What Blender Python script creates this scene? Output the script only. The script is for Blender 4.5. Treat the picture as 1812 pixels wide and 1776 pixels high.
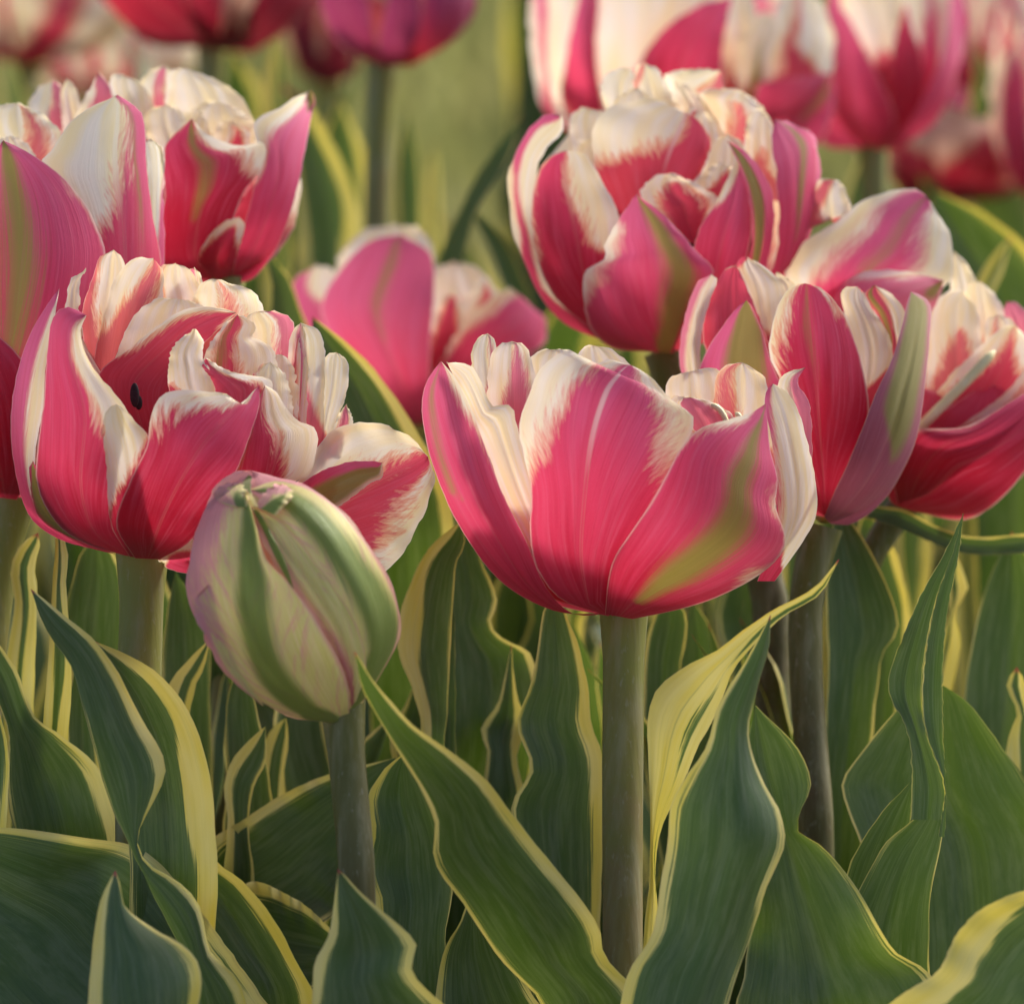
import bpy, math, random
import numpy as np
from mathutils import Vector

for o in list(bpy.data.objects):
    bpy.data.objects.remove(o)
SC = bpy.context.scene
COL = SC.collection

# ------------------------------------------------------------------ camera
K = 0.00011            # metres per photo pixel in the plane of focus
D = 1.30               # distance camera -> plane of focus
PITCH = math.radians(12.0)
W, H = 1812.0, 1776.0
TGT = np.array([0.0, 0.0, 0.22])
FWD = np.array([0.0, math.cos(PITCH), -math.sin(PITCH)])
RGT = np.array([1.0, 0.0, 0.0])
UPV = np.array([0.0, math.sin(PITCH), math.cos(PITCH)])
CAM = TGT - D * FWD
cd = bpy.data.cameras.new('camera')
cam = bpy.data.objects.new('camera', cd)
COL.objects.link(cam)
cam.location = CAM
cam.rotation_euler = (math.pi / 2 - PITCH, 0, 0)
cd.sensor_fit = 'HORIZONTAL'
cd.sensor_width = 36.0
cd.lens = 36.0 * D / (W * K)
cd.clip_start = 0.05
cd.clip_end = 500
cd.dof.use_dof = True
cd.dof.focus_distance = D - 0.004
cd.dof.aperture_fstop = cd.lens / 16.0
SC.camera = cam

# ------------------------------------------------------------------ light
SUN_EL, SUN_AZ = math.radians(42), math.radians(50)   # azimuth clockwise from +Y (behind the blooms, to the right)
world = bpy.data.worlds.new('World')
SC.world = world
world.use_nodes = True
nt = world.node_tree
bg = nt.nodes['Background']
sky = nt.nodes.new('ShaderNodeTexSky')
sky.sky_type = 'NISHITA'
sky.sun_disc = False
sky.sun_elevation = SUN_EL
sky.sun_rotation = SUN_AZ
sky.air_density = 0.38
sky.dust_density = 2.6
sky.ozone_density = 0.3
nt.links.new(sky.outputs[0], bg.inputs[0])
bg.inputs[1].default_value = 0.15
sl = bpy.data.lights.new('sun', 'SUN')
sl.energy = 1.75
sl.angle = math.radians(12.0)
sl.color = (1.0, 0.972, 0.925)
sun = bpy.data.objects.new('sun', sl)
COL.objects.link(sun)
sdir = Vector((math.sin(SUN_AZ) * math.cos(SUN_EL), math.cos(SUN_AZ) * math.cos(SUN_EL), math.sin(SUN_EL)))
sun.rotation_euler = sdir.to_track_quat('Z', 'Y').to_euler()
sun.location = (1, 2, 2)
SC.view_settings.view_transform = 'Standard'
SC.view_settings.look = 'None'
SC.view_settings.gamma = 1
SC.view_settings.use_curve_mapping = False
SC.view_settings.exposure = 1.28

# ------------------------------------------------------------------ helpers
def px2w(x, y, dist):
    """photo pixel + distance along the view axis -> world points (arrays)"""
    x, y, dist = np.broadcast_arrays(np.asarray(x, float), np.asarray(y, float), np.asarray(dist, float))
    k = K / D
    return CAM + dist[..., None] * (FWD + ((x - W / 2) * k)[..., None] * RGT - ((y - H / 2) * k)[..., None] * UPV)

def w2px(p):
    v = np.asarray(p, float) - CAM
    dist = v @ FWD
    k = K / D
    return W / 2 + (v @ RGT) / dist / k, H / 2 - (v @ UPV) / dist / k, dist

def pts(s):
    if not isinstance(s, str):
        return np.array(s, float)
    return np.array([[float(c) for c in q.split(',')] for q in s.split()])

def curve(P, n):
    """Catmull-Rom through P, resampled evenly by length to n points"""
    P = np.asarray(P, float)
    if len(P) == 2:
        t = np.linspace(0, 1, n)[:, None]
        return P[0] * (1 - t) + P[1] * t
    Q = np.vstack([2 * P[0] - P[1], P, 2 * P[-1] - P[-2]])
    out = []
    m = 14
    for i in range(1, len(Q) - 2):
        p0, p1, p2, p3 = Q[i - 1], Q[i], Q[i + 1], Q[i + 2]
        d1 = np.linalg.norm(p2 - p1) + 1e-9
        m1 = (p2 - p0) / (np.linalg.norm(p1 - p0) + d1) * d1
        m2 = (p3 - p1) / (np.linalg.norm(p3 - p2) + d1) * d1
        for j in range(m):
            t = j / m
            out.append((2*t**3 - 3*t**2 + 1) * p1 + (t**3 - 2*t**2 + t) * m1 + (-2*t**3 + 3*t**2) * p2 + (t**3 - t**2) * m2)
    out.append(P[-1])
    out = np.array(out)
    s = np.concatenate([[0], np.cumsum(np.linalg.norm(np.diff(out[:, :2], axis=0), axis=1))])
    t = np.linspace(0, s[-1], n)
    return np.stack([np.interp(t, s, out[:, c]) for c in range(out.shape[1])], 1)

def wob(t, rng, lo=2, hi=9, n=6):
    r = np.zeros_like(t)
    for _ in range(n):
        f = rng.uniform(lo, hi)
        r += math.sqrt(lo / f) * np.sin(2 * math.pi * f * t + rng.uniform(0, 6.28))
    return r / n * 1.6

def interp_band(spec, v):
    if spec is None:
        return np.full_like(v, 3.0), np.full_like(v, -3.0)
    sp = np.array(spec, float)
    return np.interp(v, sp[:, 0], sp[:, 1]), np.interp(v, sp[:, 0], sp[:, 2])

def grid_xy(L, R, M, nu, nv):
    Ls, Rs = curve(L, nv), curve(R, nv)
    u = np.linspace(-1, 1, nu)
    if M is None:
        Ms = (Ls + Rs) / 2
    else:
        Ms = curve(M, nv)
        if Ms.shape[1] < Ls.shape[1]:
            Ms = np.hstack([Ms, ((Ls + Rs) / 2)[:, 2:]])
        d = Rs[:, :2] - Ls[:, :2]
        ln = (d * d).sum(1) + 1e-6
        fr = ((Ms[:, :2] - Ls[:, :2]) * d).sum(1) / ln
        fr = np.clip(fr, 0.27, 0.73)
        Ms[:, :2] = Ls[:, :2] + d * fr[:, None]
    wl, wm, wr = -u * (1 - u) / 2, 1 - u * u, u * (1 + u) / 2
    G = Ls[:, None, :] * wl[None, :, None] + Ms[:, None, :] * wm[None, :, None] + Rs[:, None, :] * wr[None, :, None]
    width = np.linalg.norm(Rs[:, :2] - Ls[:, :2], axis=1)
    return G, u, np.linspace(0, 1, nv), width

def link_mesh(name, verts, faces, mat, parent=None, origin=None, attrs=None, smooth=True):
    org = np.zeros(3) if origin is None else np.asarray(origin, float)
    me = bpy.data.meshes.new(name)
    me.from_pydata([tuple(p) for p in (np.asarray(verts) - org)], [], faces)
    for an, (typ, data) in (attrs or {}).items():
        a = me.attributes.new(an, typ, 'POINT')
        a.data.foreach_set('vector' if typ == 'FLOAT_VECTOR' else 'value', np.asarray(data, np.float32).ravel())
    if smooth:
        me.polygons.foreach_set('use_smooth', [True] * len(me.polygons))
    me.materials.append(mat)
    me.update()
    o = bpy.data.objects.new(name, me)
    COL.objects.link(o)
    if parent is not None:
        o.parent = parent
        o.location = org - world_of(parent)
    else:
        o.location = org
    return o

def world_of(o):
    p = np.zeros(3)
    while o is not None:
        p = p + np.array(o.location)
        o = o.parent
    return p

def quads(nv, nu):
    return [(i * nu + j, i * nu + j + 1, (i + 1) * nu + j + 1, (i + 1) * nu + j) for i in range(nv - 1) for j in range(nu - 1)]

# ------------------------------------------------------------------ materials
def N(nt, typ, **kw):
    n = nt.nodes.new(typ)
    for k, v in kw.items():
        setattr(n, k, v)
    return n

class NB:
    def __init__(s, name):
        s.m = bpy.data.materials.new(name)
        s.m.use_nodes = True
        s.nt = s.m.node_tree
        s.nt.nodes.clear()
    def attr(s, name, out='Fac'):
        n = N(s.nt, 'ShaderNodeAttribute', attribute_name=name)
        return n.outputs[out]
    def put(s, sock, v):
        if isinstance(v, bpy.types.NodeSocket):
            s.nt.links.new(v, sock)
        elif isinstance(v, (tuple, list)) and len(v) == 3 and sock.type == 'RGBA':
            sock.default_value = (*v, 1)
        else:
            sock.default_value = v
    def math(s, op, a, b=0.0, c=None, clamp=False):
        n = N(s.nt, 'ShaderNodeMath', operation=op, use_clamp=clamp)
        s.put(n.inputs[0], a); s.put(n.inputs[1], b)
        if c is not None:
            s.put(n.inputs[2], c)
        return n.outputs[0]
    def sm(s, x, lo, hi, a=0.0, b=1.0):
        n = N(s.nt, 'ShaderNodeMapRange', interpolation_type='SMOOTHSTEP')
        s.put(n.inputs[0], x); s.put(n.inputs[1], lo); s.put(n.inputs[2], hi); s.put(n.inputs[3], a); s.put(n.inputs[4], b)
        return n.outputs[0]
    def mix(s, f, a, b, mode='MIX'):
        n = N(s.nt, 'ShaderNodeMix', data_type='RGBA', blend_type=mode)
        s.put(n.inputs[0], f); s.put(n.inputs[6], a); s.put(n.inputs[7], b)
        return n.outputs[2]
    def vmul(s, v, vec):
        n = N(s.nt, 'ShaderNodeVectorMath', operation='MULTIPLY')
        s.put(n.inputs[0], v); n.inputs[1].default_value = vec
        return n.outputs[0]
    def noise(s, vec, scale, detail=3.0, rough=0.55):
        n = N(s.nt, 'ShaderNodeTexNoise')
        if vec is not None:
            s.put(n.inputs['Vector'], vec)
        s.put(n.inputs['Scale'], scale); s.put(n.inputs['Detail'], detail); s.put(n.inputs['Roughness'], rough)
        return n.outputs[0]
    def sheet(s, col, trans_col, fac, rough, spec, bump=None, bstr=0.2, bdist=0.0004, sheen=0.0, sheen_tint=(1, 1, 1)):
        p = N(s.nt, 'ShaderNodeBsdfPrincipled')
        s.put(p.inputs['Base Color'], col)
        s.put(p.inputs['Roughness'], rough)
        s.put(p.inputs['Specular IOR Level'], spec)
        if sheen:
            p.inputs['Sheen Weight'].default_value = sheen
            p.inputs['Sheen Roughness'].default_value = 0.5
            p.inputs['Sheen Tint'].default_value = (*sheen_tint, 1)
        t = N(s.nt, 'ShaderNodeBsdfTranslucent')
        s.put(t.inputs['Color'], trans_col)
        if bump is not None:
            b = N(s.nt, 'ShaderNodeBump')
            b.inputs['Strength'].default_value = bstr
            b.inputs['Distance'].default_value = bdist
            s.put(b.inputs['Height'], bump)
            s.nt.links.new(b.outputs[0], p.inputs['Normal'])
        mx = N(s.nt, 'ShaderNodeMixShader')
        s.put(mx.inputs[0], fac)
        s.nt.links.new(p.outputs[0], mx.inputs[1])
        s.nt.links.new(t.outputs[0], mx.inputs[2])
        out = N(s.nt, 'ShaderNodeOutputMaterial')
        s.nt.links.new(mx.outputs[0], out.inputs[0])
        return s.m

def petal_material(name, cream, cream2, deep, pink, magenta, green, green2, tr=0.46, rimc=None, rim0=0.955):
    b = NB(name)
    pk, gr, tn, sa, st, pv = b.attr('pk'), b.attr('gr'), b.attr('tn'), b.attr('sa'), b.attr('st', 'Vector'), b.attr('pv', 'Vector')
    sep = N(b.nt, 'ShaderNodeSeparateXYZ')
    b.put(sep.inputs[0], pv)
    u, v = sep.outputs[0], sep.outputs[1]
    big = b.noise(st, 1.3, 2.0)
    magenta2 = tuple(min(0.8, q * 0.55 + w) for q, w in zip(magenta, (0.36, 0.18, 0.22)))
    fine = b.noise(b.vmul(st, (8.0, 0.8, 1.0)), 2.2, 4.0, 0.65)
    flame = b.noise(b.attr('fl', 'Vector'), 2.0, 5.0, 0.68)
    vein = b.noise(b.vmul(st, (9.0, 0.5, 1.0)), 2.0, 2.0)
    cell = b.noise(b.vmul(st, (14.0, 9.0, 1.0)), 3.0, 2.0)
    off = b.math('ADD', b.math('MULTIPLY', b.math('SUBTRACT', big, 0.5), 0.55), b.math('ADD', b.math('MULTIPLY', b.math('SUBTRACT', fine, 0.5), 0.30), b.math('MULTIPLY', b.math('MULTIPLY', b.math('SUBTRACT', flame, 0.5), 1.15), b.attr('fr'))))
    edge = b.math('ADD', pk, off)
    m0 = b.sm(edge, -0.17, 0.24)
    m = b.math('MULTIPLY', m0, sa)
    # colours of the coloured flame: crimson at the foot, painted deeper for the shade there, pink to magenta towards the rim
    hue = b.math('ADD', b.math('MULTIPLY', v, 0.90), b.math('ADD', b.math('MULTIPLY', b.math('SUBTRACT', big, 0.5), 0.6), b.math('SUBTRACT', b.math('MAXIMUM', tn, 0.25), 0.5)))
    c1 = b.mix(b.sm(hue, 0.05, 0.62), deep, pink)
    c2 = b.mix(b.sm(hue, 0.52, 1.1), c1, magenta)
    c2 = b.mix(b.sm(tn, 0.0, -0.6, 0.0, 0.45), c2, (0.80, 0.115, 0.16))  # coral glow of light coming through, painted into the inner petals
    c2 = b.mix(b.math('MULTIPLY', b.sm(vein, 0.48, 0.75), 0.35), c2, deep)
    patch = b.noise(b.vmul(st, (4.0, 1.0, 1.0)), 1.6, 4.0, 0.6)
    c2 = b.mix(b.sm(patch, 0.45, 0.8, 0.0, 0.24), c2, magenta2)
    cr = b.mix(b.sm(big if rimc is None else fine, 0.3, 0.7), cream, cream2)
    cr = b.mix(b.math('MULTIPLY', b.sm(vein, 0.5, 0.8), 0.12), cr, (0.62, 0.50, 0.30))
    grain = b.noise(b.vmul(st, (40.0, 22.0, 1.0)), 3.0, 2.0)
    c2 = b.mix(b.sm(grain, 0.55, 0.8, 0.0, 0.22), c2, magenta2)
    c3 = b.mix(m, cr, c2)
    if rimc is not None:
        cx = N(b.nt, 'ShaderNodeCombineXYZ')
        b.put(cx.inputs[0], b.math('SUBTRACT', b.math('MULTIPLY', v, 15.0), b.math('MULTIPLY', b.math('ABSOLUTE', u), 5.0)))
        b.put(cx.inputs[1], b.math('MULTIPLY', u, 1.3))
        b.put(cx.inputs[2], b.math('MULTIPLY', tn, 9.0))
        feather = b.noise(cx.outputs[0], 1.6, 4.0, 0.7)
        area = b.noise(cx.outputs[0], 0.28, 2.0)
        c3 = b.mix(b.math('MULTIPLY', b.sm(feather, 0.46, 0.66, 0.0, 0.75), b.sm(area, 0.40, 0.60, 0.25, 1.0)), c3, magenta)
    # warm blush where the flame runs out into the cream
    blush = b.math('MULTIPLY', b.math('MULTIPLY', m0, b.math('SUBTRACT', 1.0, m0)), b.sm(tn, 0.95, 0.1, 0.45, 1.7))
    c3 = b.mix(blush, c3, (0.86, 0.42, 0.20))
    # the twin hairlines of the midrib
    mid = b.math('MULTIPLY', b.sm(b.math('ABSOLUTE', b.math('SUBTRACT', b.math('ABSOLUTE', u), 0.022)), 0.018, 0.0), b.sm(v, 0.98, 0.3, 0.10, 0.34))
    c3 = b.mix(b.math('MULTIPLY', mid, m), c3, b.mix(big, (0.30, 0.06, 0.05), (0.75, 0.42, 0.36)))
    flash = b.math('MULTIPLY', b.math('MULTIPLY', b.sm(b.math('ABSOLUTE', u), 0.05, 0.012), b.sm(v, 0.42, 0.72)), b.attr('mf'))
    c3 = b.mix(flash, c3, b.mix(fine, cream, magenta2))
    c3 = b.mix(b.math('MULTIPLY', b.sm(v, 0.965, 1.0, 0.0, 0.7), m), c3, (0.36, 0.03, 0.06))
    g = b.sm(b.math('ADD', gr, b.math('MULTIPLY', b.math('SUBTRACT', fine, 0.5), 0.5)), -0.16 if rimc is None else -0.10, 0.22 if rimc is None else 0.15)
    gc = b.mix(fine, green, green2)
    c4 = b.mix(b.math('MULTIPLY', g, 0.88), c3, gc)
    # the pale hairline along the rim
    rim = b.sm(b.math('ADD', b.math('ABSOLUTE', u), b.math('MULTIPLY', b.math('SUBTRACT', big, 0.5), (0.955 - rim0) * 2.0)), rim0, 1.0)
    c5 = b.mix(b.math('MULTIPLY', rim, 0.45 if rimc is None else 0.8), c4, rimc or cream)
    tc = b.mix(1.0, c5, (1.0, 0.93, 0.86), 'MULTIPLY')
    bump = b.math('ADD', b.math('MULTIPLY', vein, 0.8), b.math('MULTIPLY', cell, 0.35))
    rough = b.math('ADD', 0.40, b.math('MULTIPLY', fine, 0.2))
    return b.sheet(c5, tc, tr, rough, 0.35, bump, 0.4, 0.0005, 0.10, (1.0, 0.85, 0.95))

M_PETAL = petal_material('petal_cream_and_pink', (0.90, 0.87, 0.74), (0.89, 0.79, 0.46), (0.46, 0.012, 0.040),
                         (0.71, 0.060, 0.145), (0.73, 0.135, 0.285), (0.17, 0.24, 0.035), (0.36, 0.33, 0.07))
M_BUD = petal_material('petal_unripe', (0.68, 0.64, 0.16), (0.80, 0.70, 0.33), (0.42, 0.08, 0.10),
                       (0.74, 0.40, 0.28), (0.74, 0.33, 0.31), (0.070, 0.150, 0.016), (0.16, 0.26, 0.03), 0.28, (0.72, 0.32, 0.32), 0.93)
M_DARK = petal_material('petal_dark_red', (0.72, 0.50, 0.34), (0.62, 0.35, 0.26), (0.22, 0.006, 0.020),
                        (0.46, 0.016, 0.036), (0.30, 0.035, 0.105), (0.12, 0.08, 0.03), (0.2, 0.1, 0.05))
M_MAUVE = petal_material('petal_mauve', (0.70, 0.55, 0.40), (0.62, 0.45, 0.34), (0.20, 0.035, 0.060),
                         (0.33, 0.085, 0.130), (0.44, 0.150, 0.200), (0.15, 0.20, 0.035), (0.34, 0.33, 0.09), 0.30)
PMAT = {'m': M_MAUVE, 'p': M_PETAL, 'b': M_BUD, 'd': M_DARK}

def leaf_material():
    b = NB('tulip_leaf')
    mg, st, pv = b.attr('mg'), b.attr('st', 'Vector'), b.attr('pv', 'Vector')
    sep = N(b.nt, 'ShaderNodeSeparateXYZ')
    b.put(sep.inputs[0], pv)
    u, v, tipd = sep.outputs
    s2 = N(b.nt, 'ShaderNodeSeparateXYZ')
    b.put(s2.inputs[0], st)
    big = b.noise(st, 0.8, 2.0)
    streak = b.noise(b.vmul(st, (6.0, 0.5, 1.0)), 1.6, 4.0, 0.65)
    line = b.noise(b.vmul(st, (22.0, 0.35, 1.0)), 1.5, 2.0)
    mgn = b.math('ADD', mg, b.math('ADD', b.math('MULTIPLY', b.math('SUBTRACT', streak, 0.5), 0.46),
                                      b.math('MULTIPLY', b.math('SUBTRACT', big, 0.5), 0.30)))
    m = b.sm(mgn, -0.04, 0.05)
    halo = b.sm(mgn, -0.30, 0.0, 0.0, 0.45)
    bloom = b.noise(b.vmul(st, (1.3, 1.0, 1.0)), 1.7, 5.0, 0.65)
    dust = b.noise(b.vmul(st, (14.0, 18.0, 1.0)), 4.0, 2.0)
    g1 = b.mix(b.sm(streak, 0.3, 0.75), (0.042, 0.084, 0.026), (0.104, 0.156, 0.056))
    g2 = b.mix(b.sm(big, 0.35, 0.7), g1, (0.050, 0.102, 0.022))
    g3 = b.mix(b.math('MULTIPLY', b.sm(line, 0.52, 0.72), 0.22), g2, (0.15, 0.21, 0.14))
    g3 = b.mix(b.sm(bloom, 0.42, 0.68, 0.0, 0.55), g3, (0.150, 0.195, 0.100))
    g3 = b.mix(halo, g3, (0.15, 0.215, 0.07))
    g3 = b.mix(b.sm(dust, 0.66, 0.8, 0.0, 0.35), g3, (0.26, 0.30, 0.22))
    y = b.mix(b.sm(big, 0.3, 0.7), (0.78, 0.65, 0.12), (0.82, 0.72, 0.27))
    y = b.mix(b.math('MULTIPLY', b.sm(line, 0.5, 0.75), 0.3), y, (0.34, 0.36, 0.08))
    c = b.mix(m, g3, y)
    rim = b.sm(b.math('ABSOLUTE', u), 0.955, 0.995)
    c = b.mix(b.math('MULTIPLY', rim, b.sm(big, 0.3, 0.65, 0.55, 0.1)), c, b.mix(b.sm(big, 0.45, 0.6), (0.66, 0.58, 0.26), (0.46, 0.18, 0.14)))
    crease = b.sm(b.math('ABSOLUTE', b.math('ADD', u, b.math('MULTIPLY', b.math('SUBTRACT', streak, 0.5), 0.05))), 0.045, 0.0)
    c = b.mix(b.math('MULTIPLY', crease, 0.30), c, (0.17, 0.23, 0.12))
    red = b.sm(b.math('ADD', tipd, b.math('MULTIPLY', b.math('SUBTRACT', streak, 0.5), 0.5)), 0.45, 0.9)
    c = b.mix(red, c, (0.42, 0.06, 0.07))
    tcol = b.mix(1.0, b.mix(m, b.mix(0.4, c, (0.16, 0.28, 0.01)), c), (1.0, 0.95, 0.6), 'MULTIPLY')
    bump = b.math('ADD', line, b.math('MULTIPLY', streak, 0.7))
    return b.sheet(c, tcol, 0.27, b.math('ADD', 0.30, b.math('MULTIPLY', streak, 0.2)), 0.38, bump, 0.3, 0.0005)

M_LEAF = leaf_material()

def simple_mat(name, c1, c2, scale, rough=0.6, stretch=(1, 1, 1), tr=0.0, bstr=0.2):
    b = NB(name)
    tc = N(b.nt, 'ShaderNodeTexCoord')
    n = b.noise(b.vmul(tc.outputs['Object'], stretch), scale, 4.0, 0.6)
    c = b.mix(b.sm(n, 0.3, 0.7), c1, c2)
    return b.sheet(c, c, tr, rough, 0.3, n, bstr, 0.001)

def stem_mat(name, top, low, low2):
    b = NB(name)
    tc = N(b.nt, 'ShaderNodeTexCoord')
    sv = b.attr('sv')
    n = b.noise(b.vmul(tc.outputs['Object'], (1, 1, 0.05)), 330, 4.0, 0.6)
    n2 = b.noise(tc.outputs['Object'], 60, 4.0, 0.6)
    n3 = b.noise(b.vmul(tc.outputs['Object'], (1, 1, 0.4)), 900, 2.0, 0.6)
    c = b.mix(b.sm(b.math('ADD', sv, b.math('MULTIPLY', b.math('SUBTRACT', n2, 0.5), 0.25)), 0.0, 0.28), top, b.mix(b.sm(n2, 0.35, 0.65), low, low2))
    c = b.mix(b.sm(n, 0.40, 0.7, 0.0, 0.5), c, (0.26, 0.25, 0.15))
    c = b.mix(b.sm(n3, 0.6, 0.75, 0.0, 0.35), c, (0.30, 0.29, 0.22))
    return b.sheet(c, c, 0.0, 0.5, 0.22, n, 0.45, 0.0005)

M_STEM = stem_mat('tulip_stem', (0.18, 0.19, 0.040), (0.165, 0.155, 0.045), (0.190, 0.145, 0.060))
M_STEMD = stem_mat('tulip_stem_dark', (0.11, 0.11, 0.025), (0.100, 0.068, 0.034), (0.085, 0.080, 0.028))
M_RECEPT = simple_mat('receptacle', (0.26, 0.25, 0.06), (0.34, 0.26, 0.08), 200)
M_ANTHER = simple_mat('anther', (0.012, 0.006, 0.008), (0.03, 0.015, 0.02), 600, 0.8)
M_FILA = simple_mat('filament', (0.62, 0.56, 0.28), (0.74, 0.68, 0.42), 200, 0.45)
M_SOIL = simple_mat('soil', (0.035, 0.024, 0.016), (0.075, 0.055, 0.038), 90, 0.9, (1, 1, 1), 0.0, 0.8)
M_LAWN = simple_mat('lawn', (0.200, 0.215, 0.065), (0.280, 0.270, 0.095), 6, 0.9)
M_GRASS = simple_mat('grass_blade', (0.225, 0.240, 0.070), (0.370, 0.345, 0.125), 9, 0.6, (1, 1, 1), 0.45)

# ------------------------------------------------------------------ plants
class Plant:
    """a tulip: an Empty at the foot of the stem, holding stem, leaves and bloom"""
    def __init__(s, name, label, cat, dd, foot, group=None):
        # foot: photo pixel the stem passes last, at depth dd; the foot is straight below on the soil
        p = px2w(foot[0], foot[1], D + dd)
        s.base = np.array([p[0], p[1], 0.0])
        s.dd = dd
        e = bpy.data.objects.new(name, None)
        e.empty_display_size = 0.02
        COL.objects.link(e)
        e.location = s.base
        e['label'] = label
        e['category'] = cat
        if group:
            e['group'] = group
        s.e = e
        s.bpx = w2px(s.base)

    def stem(s, path, w0, w1=None, mat=None):
        """path: photo pixels from the bloom down; widths in pixels"""
        P = pts(path)
        w = px2w(P[:, 0], P[:, 1], np.full(len(P), D + s.dd))
        last = w[-1]
        ext = [last * (1 - t) + s.base * t for t in (0.35, 0.7, 1.0)]
        C = np.vstack([w] + [e[None] for e in ext])
        C = curve(C[:, [0, 2, 1]], 40)[:, [0, 2, 1]]
        sc = K * (D + s.dd) / D
        tt = np.linspace(0, 1, 40)
        rs = random.Random(int(w0 * 7 + abs(s.dd) * 1e4 + s.base[0] * 1e3))
        r = np.linspace(w0, w1 or w0, 40) * sc / 2 * (1 + 0.24 * np.exp(-(tt / 0.03) ** 2) + 0.05 * wob(tt, rs, 1.5, 6))
        C = C + np.outer(np.sin(np.pi * tt) * 0.012 * wob(tt, rs, 0.5, 1.6), RGT) * 0.12
        ns = 16
        V, F = [], []
        for i in range(40):
            t = C[min(i + 1, 39)] - C[max(i - 1, 0)]
            t /= np.linalg.norm(t)
            a = np.cross(t, [0, 1, 0]); a /= np.linalg.norm(a)
            bb = np.cross(t, a)
            for j in range(ns):
                q = 2 * math.pi * j / ns
                V.append(C[i] + r[i] * (math.cos(q) * a + math.sin(q) * bb))
        for i in range(39):
            for j in range(ns):
                F.append((i * ns + j, i * ns + (j + 1) % ns, (i + 1) * ns + (j + 1) % ns, (i + 1) * ns + j))
        return link_mesh('stem', V, F, mat or M_STEM, s.e, s.base, {'sv': ('FLOAT', np.repeat(tt, ns))})

    def leaf(s, L, R, dd, wl=0.12, wr=0.12, f=-0.16, rip=0.05, M=None, tipdd=None, ext=True, seed=0, nu=15, nv=76, red=1.0, eL=0.0, eR=0.0):
        """a leaf from its two edges (base -> tip, photo pixels) at depth dd..tipdd, carried on down to the plant's foot"""
        rng = random.Random(seed * 131 + len(L) + int(abs(dd) * 1e5))
        L, R = pts(L), pts(R)
        tipdd = dd if tipdd is None else tipdd
        nl, nr = len(L), len(R)
        L = np.column_stack([L, np.linspace(dd, tipdd, nl)])
        R = np.column_stack([R, np.linspace(dd, tipdd, nr)])
        if M is not None:
            M = pts(M)
            M = np.column_stack([M, np.linspace(dd, tipdd, len(M))])
        if ext:
            bx, by, bd = s.bpx
            bdd = bd - D
            by = max(by, max(L[0, 1], R[0, 1]) + 200)
            c = (L[0] + R[0]) / 2
            wv = (R[0] - L[0])[:2]
            wd = max(60.0, np.linalg.norm(wv))
            mid = c * 0.5 + np.array([bx, by, bdd]) * 0.5
            L = np.vstack([[bx - 40, by, bdd], [mid[0] - wd * 0.42, mid[1], mid[2]], L])
            R = np.vstack([[bx + 40, by, bdd], [mid[0] + wd * 0.42, mid[1], mid[2]], R])
            if M is not None:
                M = np.vstack([[bx, by, bdd], mid, M])
        G, u, v, width = grid_xy(L, R, M, nu, nv)
        U = u[None, :].repeat(nv, 0)
        V = v[:, None].repeat(nu, 1)
        wd = width[:, None]
        ph = rng.uniform(0, 6.28)
        wl_w, wr_w = wob(v, rng, 3, 9), wob(v, rng, 3, 9)
        ripple = np.where(U < 0, wl_w[:, None], wr_w[:, None]) * np.abs(U) ** 3
        dpx = f * wd * (1 - U * U) + 2.2 * rip * np.minimum(wd, 240) * ripple - 0.03 * wd * np.exp(-(U / 0.09) ** 2) + 0.016 * wd * wob(u * 0.5, rng, 1.0, 3.0)[None, :] + eL * wd * np.clip(-U, 0, 1) ** 2 + eR * wd * np.clip(U, 0, 1) ** 2
        # fine unevenness of the margin itself
        jx = np.where(U < 0, wob(v, rng, 9, 30)[:, None], wob(v, rng, 9, 30)[:, None]) * np.abs(U) ** 8 * 2.2
        sc = (D + dd) / D
        dist = D + G[:, :, 2] - dpx * K * sc
        P = px2w(G[:, :, 0] + jx, G[:, :, 1], dist)
        plen = 1100.0
        seg = np.concatenate([[0], np.cumsum(np.linalg.norm(np.diff((G[:, nu // 2, :2]), axis=0), axis=1))])
        fromtip = (seg[-1] - seg)[:, None].repeat(nu, 1)
        tipd = np.clip(1 - fromtip / 26.0, 0, 1) * red
        absw = np.maximum(wd, 30.0)
        # margin widths given relative to the leaf's half width
        mg = np.maximum(wl * (1 + 0.45 * wob(v, rng, 1.5, 8))[:, None] - (1 + U), wr * (1 + 0.45 * wob(v, rng, 1.5, 8))[:, None] - (1 - U))
        st = np.stack([U * 3.0 + seed * 7.3 + (dd * 100), (seg[-1] - seg)[:, None].repeat(nu, 1) / 180.0, np.full_like(U, seed * 3.7)], -1)
        return link_mesh('leaf', P.reshape(-1, 3), quads(nv, nu), M_LEAF, s.e, s.base,
                         {'mg': ('FLOAT', mg), 'st': ('FLOAT_VECTOR', st), 'pv': ('FLOAT_VECTOR', np.stack([U, V, tipd], -1))})

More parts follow.
